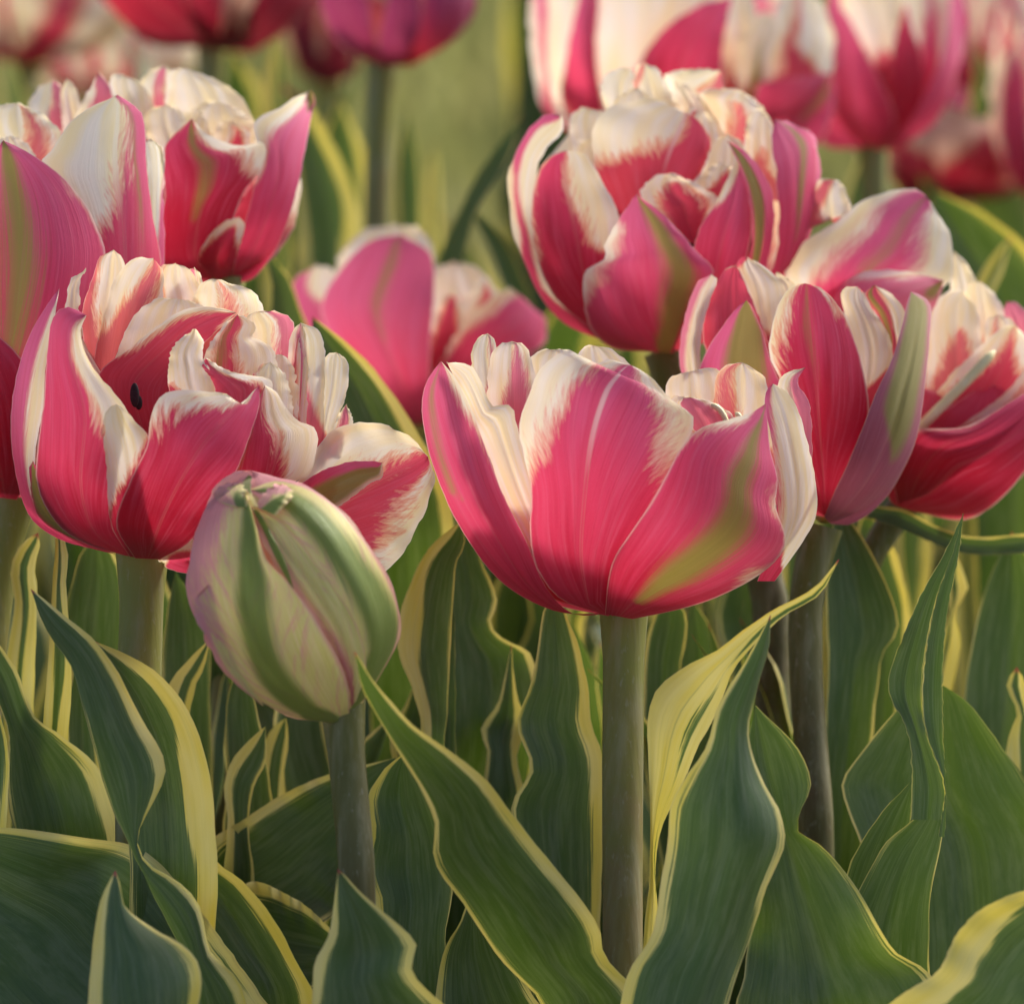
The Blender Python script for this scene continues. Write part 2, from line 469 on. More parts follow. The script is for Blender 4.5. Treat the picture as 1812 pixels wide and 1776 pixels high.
class Bloom:
    """a flower head; petals are authored in a local pixel frame (photo = origin + local / scale)"""
    def __init__(s, plant, o, sc, base, cup, pal='p', tone=0.5, xf=None):
        s.pl, s.o, s.sc, s.pal, s.tone = plant, np.array(o, float), sc, pal, tone
        s.dd = plant.dd
        s.cup = cup          # cx, cy, Rx, Ry_below, Ry_above, Rz in local px
        s.n = 0
        s.seed = hash((round(o[0]), round(base[0]), round(base[1]))) % 9973
        b = s.o + np.array(base, float) / sc
        c = px2w(b[0], b[1], D + s.dd)
        r = 30 / sc * K * 1.3 * 1.2
        V, F = [], []
        for i in range(7):
            a = math.pi * i / 6
            for j in range(12):
                q = 2 * math.pi * j / 12
                V.append(c + r * np.array([math.sin(a) * math.cos(q), math.sin(a) * math.sin(q), math.cos(a) * 0.8 + 0.1]))
        for i in range(6):
            for j in range(12):
                F.append((i * 12 + j, i * 12 + (j + 1) % 12, (i + 1) * 12 + (j + 1) % 12, (i + 1) * 12 + j))
        s.ob = link_mesh('bloom', V, F, M_RECEPT, plant.e, c)

    def E(s, x, y):
        cx, cy, rx, rb, ra, rz = s.cup
        ty = np.where(y > cy, (y - cy) / rb, (y - cy) / ra)
        return rz * np.sqrt(np.maximum(0, 1 - ((x - cx) / rx) ** 2 - ty ** 2))

    def p(s, L, R, lay, pk=None, gr=None, M=None, dt=0.0, bl=0.0, tn=None, rag=1.0, rip=1.0, nu=19, nv=34, eL=0.0, eR=0.0, pal=None, name='petal', sa=None, dark=False, mf=0.0, rib=None, fold=0.0):
        s.n += 1
        rng = random.Random(s.seed * 31 + s.n)
        if pk == 'p':
            pk = [(0, -3, 3), (1, -3, 3)]
        G, u, v, width = grid_xy(pts(L), pts(R), None if M is None else pts(M), nu, nv)
        U = u[None, :].repeat(nv, 0)
        V = v[:, None].repeat(nu, 1)
        wd = width[:, None]
        lx, ly = G[:, :, 0], G[:, :, 1]
        # a slightly ragged, rippled rim
        taper = np.sin(np.pi * np.clip(v, 0, 1))[:, None]
        jag = np.where(U < 0, wob(v, rng, 4, 22)[:, None], wob(v, rng, 4, 22)[:, None]) * np.abs(U) ** 10
        lx = lx + jag * (rag if lay > .7 else rag * 1.6) * 5.5 * np.sign(U) * taper * (0.3 + V)
        ly = ly + np.where(U < 0, wob(v, rng, 4, 18)[:, None], wob(v, rng, 4, 18)[:, None]) * np.abs(U) ** 10 * (rag if lay > .7 else rag * 1.6) * 5.0 * V
        d = lay * (s.E(lx, ly) + 46 * s.sc / 2)
        d = d + dt * V ** 2 + (bl + 0.07 * wd) * (1 - U * U) * np.sin(np.pi * np.clip(v, 0, 0.92))[:, None]
        rp = np.where(U < 0, wob(v, rng, 2, 7)[:, None], wob(v, rng, 2, 7)[:, None]) * np.abs(U) ** 3
        d = d + (rip if lay > .7 else rip * 1.5) * 10.0 * s.sc / 2 * rp * V
        if lay < 0.7:
            d = d + 3.2 * s.sc / 2 * rip * (np.where(U < 0, wob(v, rng, 6, 15)[:, None], wob(v, rng, 6, 15)[:, None]) * np.abs(U) ** 5 * V
                                            + wob(u, rng, 1.5, 5)[None, :] * V ** 5)
        if rib is not None:
            d = d + rib[2] * np.exp(-((U - rib[0]) / rib[1]) ** 2) * taper
        if fold:
            d = d + fold * (wob(v, rng, 2, 8)[:, None] * np.sin(U * 5.0 + rng.uniform(0, 6)) + 0.7 * wob(u, rng, 1, 4)[None, :]) * taper
        # a shallow keel along the midrib and long soft folds
        d = d - 5.0 * s.sc / 2 * np.exp(-(U / 0.10) ** 2) * taper
        d = d + np.minimum(3.0 * s.sc / 2, 0.012 * wd) * wob(u, rng, 0.6, 2.2)[None, :] * taper
        d = d + eL * np.clip(-U, 0, 1) ** 2 * V + eR * np.clip(U, 0, 1) ** 2 * V
        scale = (D + s.dd) / D
        gx, gy = s.o[0] + lx / s.sc, s.o[1] + ly / s.sc
        P = px2w(gx, gy, D + s.dd - d / s.sc * K * scale)
        a, b = interp_band(pk, V)
        pkv = np.clip(np.minimum(U - a, b - U), -1, 1)
        a, b = interp_band(gr, V)
        grv = np.clip(np.minimum(U - a, b - U), -1, 1)
        sd = (s.seed % 97) * 1.7 + s.n * 5.3
        st = np.stack([np.abs(U) * 2.6 - V * 1.3 + np.where(U < 0, 31.0, 0.0) + sd, V * 1.6 + np.abs(U) * 0.5, np.full_like(U, sd * 0.37)], -1)
        fl = np.stack([np.abs(U) * 7.0 - V * 17.0 + np.where(U < 0, 53.0, 0.0) + sd * 1.3, V * 0.9 + np.abs(U) * 2.2, np.full_like(U, sd)], -1)
        tn0 = s.tone if tn is None else tn
        if -0.8 < lay < 0.7 and tn0 < .6 and (pal or s.pal) == 'p' and not dark:
            tn0 -= 0.95  # shifts inner petals to the painted coral glow
        tnv = np.full_like(U, tn0)
        return link_mesh(name, P.reshape(-1, 3), quads(nv, nu), PMAT[pal or s.pal], s.ob, world_of(s.ob),
                         {'pk': ('FLOAT', pkv), 'gr': ('FLOAT', grv), 'tn': ('FLOAT', tnv), 'mf': ('FLOAT', np.full_like(U, mf)), 'fr': ('FLOAT', np.full_like(U, rng.uniform(0.25, 0.95))), 'sa': ('FLOAT', np.full_like(U, sa if sa is not None else (1.0 if lay > 0.45 or (0.12 <= lay and tnv[0, 0] < .45) else 0.88))), 'st': ('FLOAT_VECTOR', st), 'fl': ('FLOAT_VECTOR', fl),
                          'pv': ('FLOAT_VECTOR', np.stack([U, V, np.abs(U)], -1))})

    def shell(s, base, top, n_back=3, liner=True, tone=None):
        """the petals round the far side of the cup, and the inner ones seen through the gaps in front"""
        cx, cy, rx, rb, ra, rz = s.cup
        bx, by = base
        def reach(y, k):
            ty = (y - cy) / (rb if y > cy else ra)
            return rx * math.sqrt(max(0.02, 1 - ty * ty)) * k
        def one(f0, f1, ty, k, lay, pk, tn):
            h = by - ty
            def side(f):
                out = [(bx + 15 * f, by - 4)]
                for q in (.12, .3, .5, .72):
                    y = by - h * q
                    out.append((cx + (bx - cx) * (1 - q) * .5 + reach(y, k) * f, y))
                return out
            tx = cx + reach(ty, k) * (f0 + f1) / 2
            s.p(side(f0) + [(cx + reach(ty, k) * (f0 * .7 + f1 * .3), ty + h * .06), (tx, ty)],
                side(f1) + [(cx + reach(ty, k) * (f0 * .3 + f1 * .7), ty + h * .06), (tx, ty)], lay, pk, tn=tn)
        for k in range(n_back):
            c = (-.55, 0, .55)[k] if n_back == 3 else (-.45, .45)[k]
            one(max(-.97, c - .45), min(.97, c + .45), top + 40, .84, -0.88 - 0.05 * (k % 2), [(0, -2, 2), (.6, -.6, .6), (1, -.3, .3)], tone)
        if liner:
            for k in range(2):
                c = .36 * (2 * k - 1)
                one(c - .5, c + .5, top + (by - top) * .42, .80, .34 + .05 * k, 'p', .45)

    def blob(s, name, x, y, lay, rx, ry, mat):
        d = lay * (float(s.E(np.array(x), np.array(y))) + 46 * s.sc / 2)
        g = s.o + np.array([x, y]) / s.sc
        c = px2w(g[0], g[1], D + s.dd - d / s.sc * K)
        a, h = rx / s.sc * K, ry / s.sc * K
        V, F = [], []
        for i in range(9):
            t = math.pi * i / 8
            for j in range(10):
                q = 2 * math.pi * j / 10
                rr = math.sin(t) * (1 + 0.25 * math.cos(2 * q)) * a
                V.append(c + np.array([rr * math.cos(q), rr * math.sin(q), -h * math.cos(t)]))
        for i in range(8):
            for j in range(10):
                F.append((i * 10 + j, i * 10 + (j + 1) % 10, (i + 1) * 10 + (j + 1) % 10, (i + 1) * 10 + j))
        return link_mesh(name, V, F, mat, s.ob, world_of(s.ob))

    def rod(s, name, path, lay, w, mat):
        P = curve(pts(path), 14)
        g = s.o + P / s.sc
        d = lay * (s.E(P[:, 0], P[:, 1]) + 46 * s.sc / 2)
        C = px2w(g[:, 0], g[:, 1], D + s.dd - d / s.sc * K)
        V, F, ns = [], [], 10
        for i in range(14):
            t = C[min(i + 1, 13)] - C[max(i - 1, 0)]
            t /= np.linalg.norm(t)
            a = np.cross(t, FWD); a /= np.linalg.norm(a)
            b = np.cross(t, a)
            e = math.sqrt(max(0.02, 1 - max(0, (i - 11.5) / 1.55) ** 2))
            r = w / s.sc * K / 2 * e
            for j in range(ns):
                q = 2 * math.pi * j / ns
                V.append(C[i] + r * (math.cos(q) * a + math.sin(q) * b))
        for i in range(13):
            for j in range(ns):
                F.append((i * ns + j, i * ns + (j + 1) % ns, (i + 1) * ns + (j + 1) % ns, (i + 1) * ns + j))
        F.append(tuple(13 * ns + j for j in range(ns)))
        return link_mesh(name, V, F, mat, s.ob, world_of(s.ob))

# ================================================================== SETTING
def sheet(name, x0, x1, y0, y1, z, mat, n=2):
    V, F = [], []
    for i in range(n + 1):
        for j in range(n + 1):
            V.append((x0 + (x1 - x0) * j / n, y0 + (y1 - y0) * i / n, z))
    F = quads(n + 1, n + 1)
    o = link_mesh(name, V, F, mat)
    o['kind'] = 'structure'
    return o

sheet('ground', -150, 150, -150, 300, -0.012, M_LAWN)
def soil():
    rng = np.random.default_rng(4)
    nx, ny = 90, 90
    X, Y = np.meshgrid(np.linspace(-0.9, 0.9, nx), np.linspace(-0.9, 0.85, ny))
    Z = np.clip(rng.normal(0, 0.003, X.shape), -0.007, 0.01)
    o = link_mesh('flower_bed_soil', np.stack([X, Y, Z], -1).reshape(-1, 3), quads(ny, nx), M_SOIL)
    o['kind'] = 'structure'
soil()

def grass():
    rng = np.random.default_rng(11)
    n = 26000
    y = 0.75 + 3.6 * rng.random(n) ** 1.25
    half = 0.15 + 0.12 * (y + 1.3)
    x = (rng.random(n) * 2 - 1) * half * 1.8
    h = rng.uniform(0.03, 0.075, n)
    a = rng.uniform(0, 6.28, n)
    w = rng.uniform(0.0016, 0.0034, n) * (1 + y * 0.35)
    lx, ly = rng.normal(0, 0.022, n), rng.normal(0, 0.022, n)
    ca, sa = np.cos(a) * w, np.sin(a) * w
    z0 = np.full(n, -0.012)
    V = np.stack([np.stack([x - ca, y - sa, z0], -1), np.stack([x + ca, y + sa, z0], -1),
                  np.stack([x + ca * .8 + lx * .4, y + sa * .8 + ly * .4, h * .6], -1), np.stack([x - ca * .8 + lx * .4, y - sa * .8 + ly * .4, h * .6], -1),
                  np.stack([x + lx, y + ly, h], -1)], 1).reshape(-1, 3)
    F = []
    for i in range(n):
        k = 5 * i
        F += [(k, k + 1, k + 2, k + 3), (k + 3, k + 2, k + 4)]
    o = link_mesh('grass', V, F, M_GRASS)
    o['kind'] = 'stuff'
    o['label'] = 'soft blurred olive green grass behind the tulip bed'
    o['category'] = 'grass'
grass()

# ================================================================== THE TULIPS
TUL = 'tulip'
# ---------- front left, wide open double bloom
T = Plant('tulip', 'wide open cream and pink double tulip showing a dark anther in its heart', TUL, 0.0, (252, 1500))
T.stem('252,960 252,1080 250,1200 250,1500', 80, 74)
T.leaf('430,1776 380,1690 330,1610 262,1510 262,1440 285,1400', '558,1790 520,1690 480,1620 432,1560 390,1530 366,1500 355,1458 332,1420 290,1388', 0.004, 0.0, 0.42, f=-0.12, seed=1, red=0)
T.leaf('230,1560 225,1440 222,1380 205,1290 188,1210 165,1133', '385,1560 379,1440 369,1360 340,1270 290,1200 230,1160 165,1133', -0.012, 0.05, 0.62, f=-0.10, seed=2)
T.leaf('100,1500 110,1300 105,1150 135,1000 170,940', '230,1500 225,1300 222,1150 215,1010 170,940', 0.045, 0.12, 0.1, seed=3)
B = Bloom(T, (0, 420), 2.265, (560, 1285), (640, 800, 640, 500, 800, 520))
B.shell((560, 1285), 330)
B.p('430,620 360,500 275,380 265,260 285,170 345,128', '450,600 340,420 322,330 318,230 325,170 345,128', 0.12, [(0,.2,2),(1,2,3)], nu=11, rag=2)
B.p('420,640 350,500 330,300 375,150 400,80 455,50', '560,600 500,460 520,300 505,140 490,80 455,50', -.30, [(0,-2,2),(.4,-1.3,-.2),(.85,-1.2,-.75),(1,-2,-1)])
B.p('420,720 370,560 420,300 470,150 540,85 615,84', '600,720 580,560 610,400 655,220 650,130 615,84', -.18, [(0,-2,2),(.35,-1.3,.2),(.6,-.5,.55),(.85,.1,.8),(1,.3,1)], tn=.35)
B.p('600,600 610,380 618,220 625,150 655,110 705,106', '860,640 870,480 850,300 800,190 755,125 705,106', -.34, [(0,-2,2),(.3,-1.4,-.2),(.6,-1.2,-.55),(.85,-1.1,-.85),(1,-2,-1)])
B.p('700,420 730,260 738,160 750,130 778,124', '840,420 825,260 812,180 800,140 778,124', -.5, [(0,-2,2),(.6,-.6,.6),(1,-.6,.2)], tn=.8)
B.p('680,640 700,420 770,250 810,180 870,168', '1060,640 1072,440 1062,310 1020,220 945,190 870,168', -.30, [(0,-2,2),(.3,-.6,.7),(.6,-.05,.4),(.85,0,.22),(1,.05,.12)])
B.p('960,760 985,560 990,400 992,315 1040,296', '1220,820 1215,640 1185,440 1170,330 1110,298 1040,296', -.12, [(0,-2,2),(.3,-.3,1.2),(.7,.2,1.2),(.9,.4,.9),(1,.5,.8)], tn=.8)
B.p('1100,900 1130,720 1150,550 1165,390 1205,342', '1300,900 1300,720 1302,560 1296,410 1255,358 1205,342', .04, [(0,-2,2),(.3,-.95,.7),(.6,-.85,.0),(.85,-.6,-.1),(1,-.4,0)], tn=.85)
B.p('1140,900 1170,700 1180,480 1195,400 1215,350', '1230,900 1230,700 1240,500 1230,400 1215,350', .08, [(0,-2,2),(.4,-2,-.5),(1,-2,-.8)], nu=9)
B.p('1240,900 1265,760 1280,600 1300,480 1348,460', '1320,900 1350,740 1390,620 1394,500 1348,460', -.06, [(0,-2,2),(.2,-.5,.5),(.4,1,-1)])
B.p('1290,860 1330,780 1360,705 1388,668', '1370,880 1400,800 1414,730 1388,668', .02, [(0,-.8,.6),(1,-.5,.4)], tn=.7)
# the folded inner petals
B.p('470,760 450,560 500,380 570,280 645,243 720,248', '820,760 860,520 860,400 840,300 790,262 720,248', .06, [(0,-2,2),(.25,-1.1,.9),(.4,1,-1)])
B.p('430,780 392,640 400,540 520,445 620,362 720,298 830,276 948,302', '720,780 680,640 700,560 770,470 860,385 948,302', .20, [(0,-2,2),(.5,-.85,2),(.8,-.55,1.1),(1,-.3,.6)], tn=.35, rag=.5)
B.p('880,820 905,700 930,610 975,570 1010,575', '1075,820 1075,720 1070,640 1045,590 1010,575', .38, [(0,-2,2),(.3,-.8,.3),(.6,-.7,-.2),(.9,1,-1)], rag=1.8, tn=.3, nu=13)
B.p('1040,760 1060,620 1075,520 1105,470 1130,470', '1190,800 1195,680 1190,580 1165,500 1130,470', .2, [(0,-2,2),(.3,-.3,.5),(.5,-.2,.2),(.8,1,-1)], rag=1.8, tn=.4, nu=13)
B.p('700,560 745,430 790,350 850,320 890,330', '900,560 930,450 940,390 920,345 890,330', .10, [(0,-2,2),(.4,-.8,.8),(.7,-.5,.4),(1,-.2,.2)], rag=1.6, tn=.25, nu=13)
B.p('430,820 400,720 440,600 520,540 640,480', '760,800 720,700 700,560 680,500 640,480', .15, 'p', tn=.9)
B.p('820,760 770,640 800,520 840,430 890,360 950,308', '1090,720 1150,600 1110,510 1104,470 1076,430 1016,398 1020,345 950,308', .30, [(0,-2,2),(.3,-.9,.3),(.55,-.7,-.1),(.8,-.75,.2),(1,-.7,.5)], [(0,2,-2),(.35,-.65,-.35),(.75,-.62,-.4),(1,-.5,-.4)], tn=.3, rag=1.5)
B.p('960,800 990,640 1010,560 1050,510 1085,500', '1172,820 1175,700 1166,630 1140,545 1085,500', .42, [(0,-2,2),(.25,-1.2,.1),(.5,-1.3,-.7),(1,-2,-1)], rag=1.5)
B.p('720,700 675,600 676,510 692,440 738,395 782,366', '900,700 866,600 840,530 812,480 816,415 782,366', .62, [(0,-1.2,.4),(.3,-1.2,-.7),(.5,1,-1)], dt=20, eR=30)
B.p('860,760 868,640 842,560 808,515 826,484', '1110,760 1092,640 1085,572 1000,552 920,535 826,484', .66, [(0,-2,2),(.4,-1.2,.6),(.7,-1.2,.1),(1,-1,.3)], tn=.35)
B.blob('anther', 540, 632, .42, 15, 50, M_ANTHER)
B.blob('anther', 556, 662, .36, 12, 30, M_ANTHER)
# outer petals, nearest
B.p('800,1290 820,1200 900,1050 960,870 1010,720 1036,645 1062,594', '950,1240 1080,1090 1170,985 1240,950 1272,830 1262,762 1200,738 1150,690 1112,622 1062,594', .72, [(0,-2,2),(.35,-1.5,.75),(.6,-1.5,.1),(.85,-1.5,-.35),(1,-2,-.5)], [(0,2,-2),(.5,-1.3,-.95),(1,-1.3,-.85)], tn=.25)
B.p('940,1080 1100,1040 1210,960 1268,850 1340,768 1440,742 1560,756 1650,806 1714,876', '1230,1250 1380,1330 1530,1342 1600,1285 1650,1205 1718,1060 1742,950 1714,876', .52, [(0,-2,2),(.3,-.4,1.0),(.55,-.3,.62),(.8,-.35,.5),(1,-.4,.7)], None, M='1080,1180 1250,1130 1380,1065 1520,985 1714,876', bl=-70, tn=.45, rag=1.4, rip=1.6)
B.p('1130,1060 1190,1000 1290,935 1390,902 1455,895 1532,903', '1230,1130 1350,1082 1420,1035 1485,985 1532,962 1532,903', .74, [(0,-2,2),(.5,-2,-.1),(1,-2,.3)], [(0,-.6,.9),(.5,-.45,.9),(.85,-.3,.7),(1,.5,.4)], tn=.95, nu=13)
B.p('820,1345 720,1342 636,1300 650,1240 690,1212', '850,1300 800,1252 770,1205 740,1200 690,1212', .80, [(0,-2,2),(.5,-1.2,.4),(.8,1,-1)], tn=.6)
B.p('420,1260 240,1210 120,1120 58,920 44,710 80,500 150,330 238,204', '470,1270 300,1200 165,1060 140,900 172,680 186,500 216,340 238,204', .80, [(0,-2,2),(.25,-2,.3),(.6,-2,.0),(.9,-2,.25),(1,-2,.9)], None, tn=.9)
B.p('430,1250 255,1190 150,1110 116,930 132,895', '440,1250 320,1190 235,1090 180,980 132,895', .86, 'p', [(0,-.9,.9),(.8,-.9,.9),(1,-.2,.2)], tn=.3, nu=11)
B.p('500,1275 340,1225 230,1150 150,1000 150,850 176,650 190,450 215,312 270,278 346,312', '560,1280 460,1180 470,1050 505,900 522,750 500,678 440,602 372,522 338,450 322,375 346,312', .96, [(0,-2,2),(.38,-2,.95),(.55,-2,.35),(.8,-1.6,.1),(1,-1.5,.6)], None, tn=.5, dt=30, eL=-20, eR=20)
B.p('520,1280 445,1150 425,900 411,770 428,690 466,669', '640,1285 625,1080 615,900 590,790 540,735 500,690 466,669', 1.02, [(0,-2,2),(.3,-1.2,2),(.5,-.25,1.5),(.62,.3,1.2),(.75,1.2,1)], tn=.35)
B.p('540,1285 465,1150 520,980 590,830 604,720 648,632 730,611 850,621 910,627 955,668 1036,596', '640,1290 760,1220 860,1085 950,930 1010,770 1042,660 1036,596', 1.10, [(0,-2,2),(.45,-1.2,2),(.62,-.75,2),(.8,-.35,2),(.93,.1,2),(1,-.6,2)], None, M='590,1290 640,1150 720,980 800,850 900,740 1036,596', tn=.42, rag=.7)

# ---------- the green bud in front
T = Plant('tulip', 'closed green striped tulip bud with pinkish petals in front of the wide open tulip', TUL, -0.036, (625, 1540))
T.stem('606,1240 612,1330 620,1430 628,1540', 66, 62, M_STEMD)
T.leaf('960,1800 880,1690 820,1600 768,1520 768,1450 730,1370 680,1290 640,1212 627,1153', '1150,1800 1070,1690 1060,1640 1020,1580 960,1508 900,1430 862,1382 800,1330 730,1282 668,1212 627,1153', -0.018, 0.10, 0.30, f=0.10, tipdd=-0.068, seed=4, rip=.03)
T.leaf('640,1800 660,1600 640,1540 655,1470 650,1410 678,1362 716,1333', '790,1800 790,1650 800,1550 772,1450 742,1380 716,1333', 0.0, 0.30, 0.05, f=-0.2, seed=5, red=0)
B = Bloom(T, (300, 800), 3.416, (1080, 1615), (740, 900, 690, 780, 800, 560), 'b')
B.p('1060,1600 700,1560 320,1230 210,950 220,600 290,330 400,170 485,130', '1120,1590 1290,1250 1350,1080 1290,800 1150,560 1010,380 780,220 485,130', -.8, 'p', tn=.6)
B.p('1040,1620 700,1590 300,1250 170,950 165,600 230,300 330,160 485,112', '1110,1600 1330,1250 1400,1080 1345,800 1205,560 1055,362 800,190 600,140 485,112', .55, [(0,1,-1),(.3,-2,-.4),(1,-2,2)], tn=.75)
B.p('1060,1600 900,1250 720,850 600,560 530,380 478,228', '1190,1480 1262,1370 1372,1150 1388,990 1332,800 1220,600 1060,385 880,240 660,170 478,228', .80, [(0,1,-1),(.12,-.2,-.1),(.25,-1,-.4),(.6,-1,-.7),(.8,-.2,-.3),(1,-.5,.5)], [(0,-.5,.9),(.2,.2,1.1),(.5,.12,.8),(.8,.02,.72),(.95,0,.6),(1,.3,.2)], tn=.75, rag=1.2, rib=(.42, .22, 26), fold=10, rip=1.8)
B.p('1078,1560 1000,1350 900,1120 780,900 640,690 545,500 500,330', '1130,1500 1190,1300 1130,1050 1000,830 860,640 690,440 500,330', .87, [(0,-.4,.4),(.5,-1,-.5),(1,-1,0)], [(0,2,-2),(1,2,-2)], tn=.6, rag=1.8, bl=-25, nu=13, fold=8)
B.p('760,860 650,660 560,460 496,338', '735,770 692,640 610,480 540,360 496,338', .93, None, [(0,-2,2),(1,-2,2)], nu=7, rag=.2, tn=.2)
B.p('1000,1640 700,1585 450,1420 300,1200 176,1030 104,880 118,660 180,420 262,270 360,232 456,248', '1082,1640 1086,1450 1032,1270 922,1080 832,930 704,775 584,640 532,480 492,330 456,248', 1.0, [(0,1,-1),(.3,-1.5,-1.1),(.42,-1.5,-.72),(.7,-1.5,-.62),(.9,-1.5,-.45),(1,-1,.6)], [(0,-2,.6),(.12,-.55,.25),(.35,-.34,.28),(.7,-.12,.58),(.9,-.05,.8),(1,.1,.3)], M='1040,1625 820,1530 610,1330 500,1080 450,800 425,550 456,248', tn=.9, bl=20, eR=75, rag=2.6, rip=2.2, rib=(.08, .20, 26), fold=9)
B.p('470,330 420,300 380,270 300,260 250,250 300,180 400,118 485,112', '540,330 520,290 500,250 495,200 500,150 485,112', 1.03, [(0,-2,-.2),(1,-2,2)], [(0,2,-2),(.4,.3,1),(.8,.4,1.1),(1,1,0)], tn=.85, nu=11)

B.p('380,330 300,300 262,260 290,215 340,185 400,200', '470,330 480,270 470,230 455,200 430,185 400,200', 1.06, [(0,-.3,.3),(.6,-2,-.2),(1,-2,2)], [(0,-.4,.8),(.3,0,.7),(.6,.5,.4)], tn=.9, nu=13, rag=3, rip=3, bl=18)
B.p('520,330 560,260 600,220 640,195 690,200', '640,380 700,320 740,275 745,230 690,200', 1.02, [(0,-2,-.3),(.5,-2,-.2),(1,-2,2)], [(0,-.5,.9),(.35,-.1,.7),(.6,.3,.4)], tn=.9, nu=13, rag=3, rip=3, bl=14)
B.p('560,1530 330,1330 215,1130 150,960 165,870 240,800', '570,1530 420,1300 335,1100 300,940 280,845 240,800', 1.05, [(0,-2,-.4),(.6,-2,-.3),(1,-2,2)], None, tn=.95, nu=15, rag=3, rip=2.5, bl=-8, fold=6)

# ---------- centre, the big cup in the plane of focus
T = Plant('tulip', 'large rose pink cup shaped central tulip with pale rims on a bare stem', TUL, 0.0, (1104, 1700))
T.stem('1104,1070 1104,1200 1103,1450 1104,1700', 72, 76)
T.leaf('1090,1850 1112,1720 1155,1650 1166,1580 1180,1500 1186,1430 1216,1370 1250,1320 1270,1250 1312,1180 1364,1088', '1270,1850 1320,1680 1362,1560 1388,1490 1382,1440 1345,1370 1325,1300 1340,1220 1361,1140 1364,1088', -0.036, 0.22, 0.05, f=0.16, seed=6, rip=.04)
T.leaf('1140,1640 1150,1540 1148,1350 1146,1270 1160,1222 1210,1180 1270,1150 1320,1110 1370,1078 1440,1040 1484,990', '1165,1640 1160,1520 1176,1450 1202,1400 1232,1330 1272,1250 1302,1180 1380,1095 1450,1052 1484,990', -0.012, 1.5, 0.35, f=-0.14, tipdd=-0.03, seed=7, rip=.06)
T.leaf('940,1800 930,1600 905,1430 938,1360 915,1280 940,1210 960,1090 985,1040', '1062,1800 1066,1500 1066,1340 1046,1280 1041,1210 1022,1140 985,1040', 0.022, 0.08, 0.32, f=-0.12, seed=8)
B = Bloom(T, (700, 560), 2.265, (870, 1205), (890, 560, 800, 670, 1300, 560))
B.shell((870, 1205), 330)
B.p('830,1190 520,1080 380,860 470,660 700,600', '880,1190 1150,1080 1240,860 1000,640 700,600', .5, 'p', tn=.3, name='petal')  # inner petal added to cast an arched shadow on the front ones
B.p('400,640 350,480 310,300 304,150 330,85 366,69', '520,640 490,440 445,260 406,130 392,85 366,69', -.25, [(0,-2,2),(.5,-.6,.4),(.75,.3,.7),(1,.4,.5)], tn=.75)
B.p('400,700 370,480 368,280 384,155 420,110 466,102', '600,700 580,460 562,260 540,155 512,112 466,102', -.05, [(0,-2,2),(.4,-.6,.9),(.7,-.1,.7),(.9,.2,.5),(1,.3,.4)], tn=.8)
B.p('480,640 510,430 530,260 540,165 585,135 640,136', '800,640 780,420 745,260 725,155 692,132 640,136', -.15, [(0,-2,2),(.4,-.5,.5),(.6,1,-1)])
B.p('640,640 640,420 690,260 730,155 760,118 792,116', '1040,640 1020,420 980,280 935,190 862,130 792,116', -.10, [(0,-2,2),(.4,-.5,.5),(.6,1,-1)])
B.p('1040,700 1055,520 1075,340 1095,252 1150,226 1192,220', '1380,640 1350,460 1325,300 1294,215 1244,206 1192,220', -.32, [(0,-2,2),(.3,-.5,.5),(.5,1,-1)])
B.p('1240,700 1255,500 1275,320 1288,230 1340,190 1392,186', '1540,640 1510,460 1494,330 1482,250 1440,212 1392,186', -.22, [(0,-2,2),(.4,-1.2,.1),(.7,-.95,-.35),(1,-.8,-.4)], tn=.3)
B.p('1200,640 1150,500 1105,400 1100,330 1180,323', '1420,620 1390,470 1345,390 1270,343 1180,323', .12, [(0,-2,2),(.7,-.7,.7),(1,-.2,.2)], tn=.8)
B.p('1180,640 1130,480 1090,360 1110,320 1160,320', '1300,640 1230,500 1160,400 1140,350 1160,320', .2, [(0,-2,2),(.5,1,-1)], nu=9)
B.rod('stamen', '1330,470 1325,420 1300,375 1265,350', .16, 24, M_FILA)
B.rod('stamen', '1400,480 1390,430 1378,400 1362,385', .14, 22, M_FILA)
B.p('1560,900 1556,700 1556,400 1528,290 1560,230 1642,204', '1660,800 1668,640 1668,450 1656,340 1612,262 1642,204', .05, [(0,-2,2),(.4,-.5,2),(.75,-.1,2),(1,.0,2)], tn=.8)
B.p('1450,1060 1500,930 1528,700 1508,500 1478,350 1490,290 1512,270', '1520,1060 1640,890 1687,790 1682,650 1642,470 1602,350 1552,290 1512,270', .55, [(0,-2,2),(.1,-2,.5),(.25,-2,-.7),(.6,-2,-.85),(.85,-2,-.6),(1,-2,-.3)], tn=.75, rag=.6)
B.p('700,1120 580,1000 470,800 360,530 282,330 205,184', '740,1120 650,950 590,760 520,560 482,420 470,372 440,345 392,364 342,262 300,196 205,184', .70, [(0,-2,2),(.15,-1,1),(.3,1,-1)])
B.p('850,1190 640,1180 420,1060 250,830 150,600 110,430 106,330 130,250 182,178', '872,1190 710,1190 600,1080 525,900 425,700 362,530 302,370 242,250 182,178', .90, [(0,-2,2),(.75,-2,1.0),(.9,-2,.65),(1,-2,.7)], [(0,2,-2),(.45,1,0),(.6,-.75,-.55),(.9,-.65,-.45),(1,-.3,-.2)], tn=.66, rag=.4)
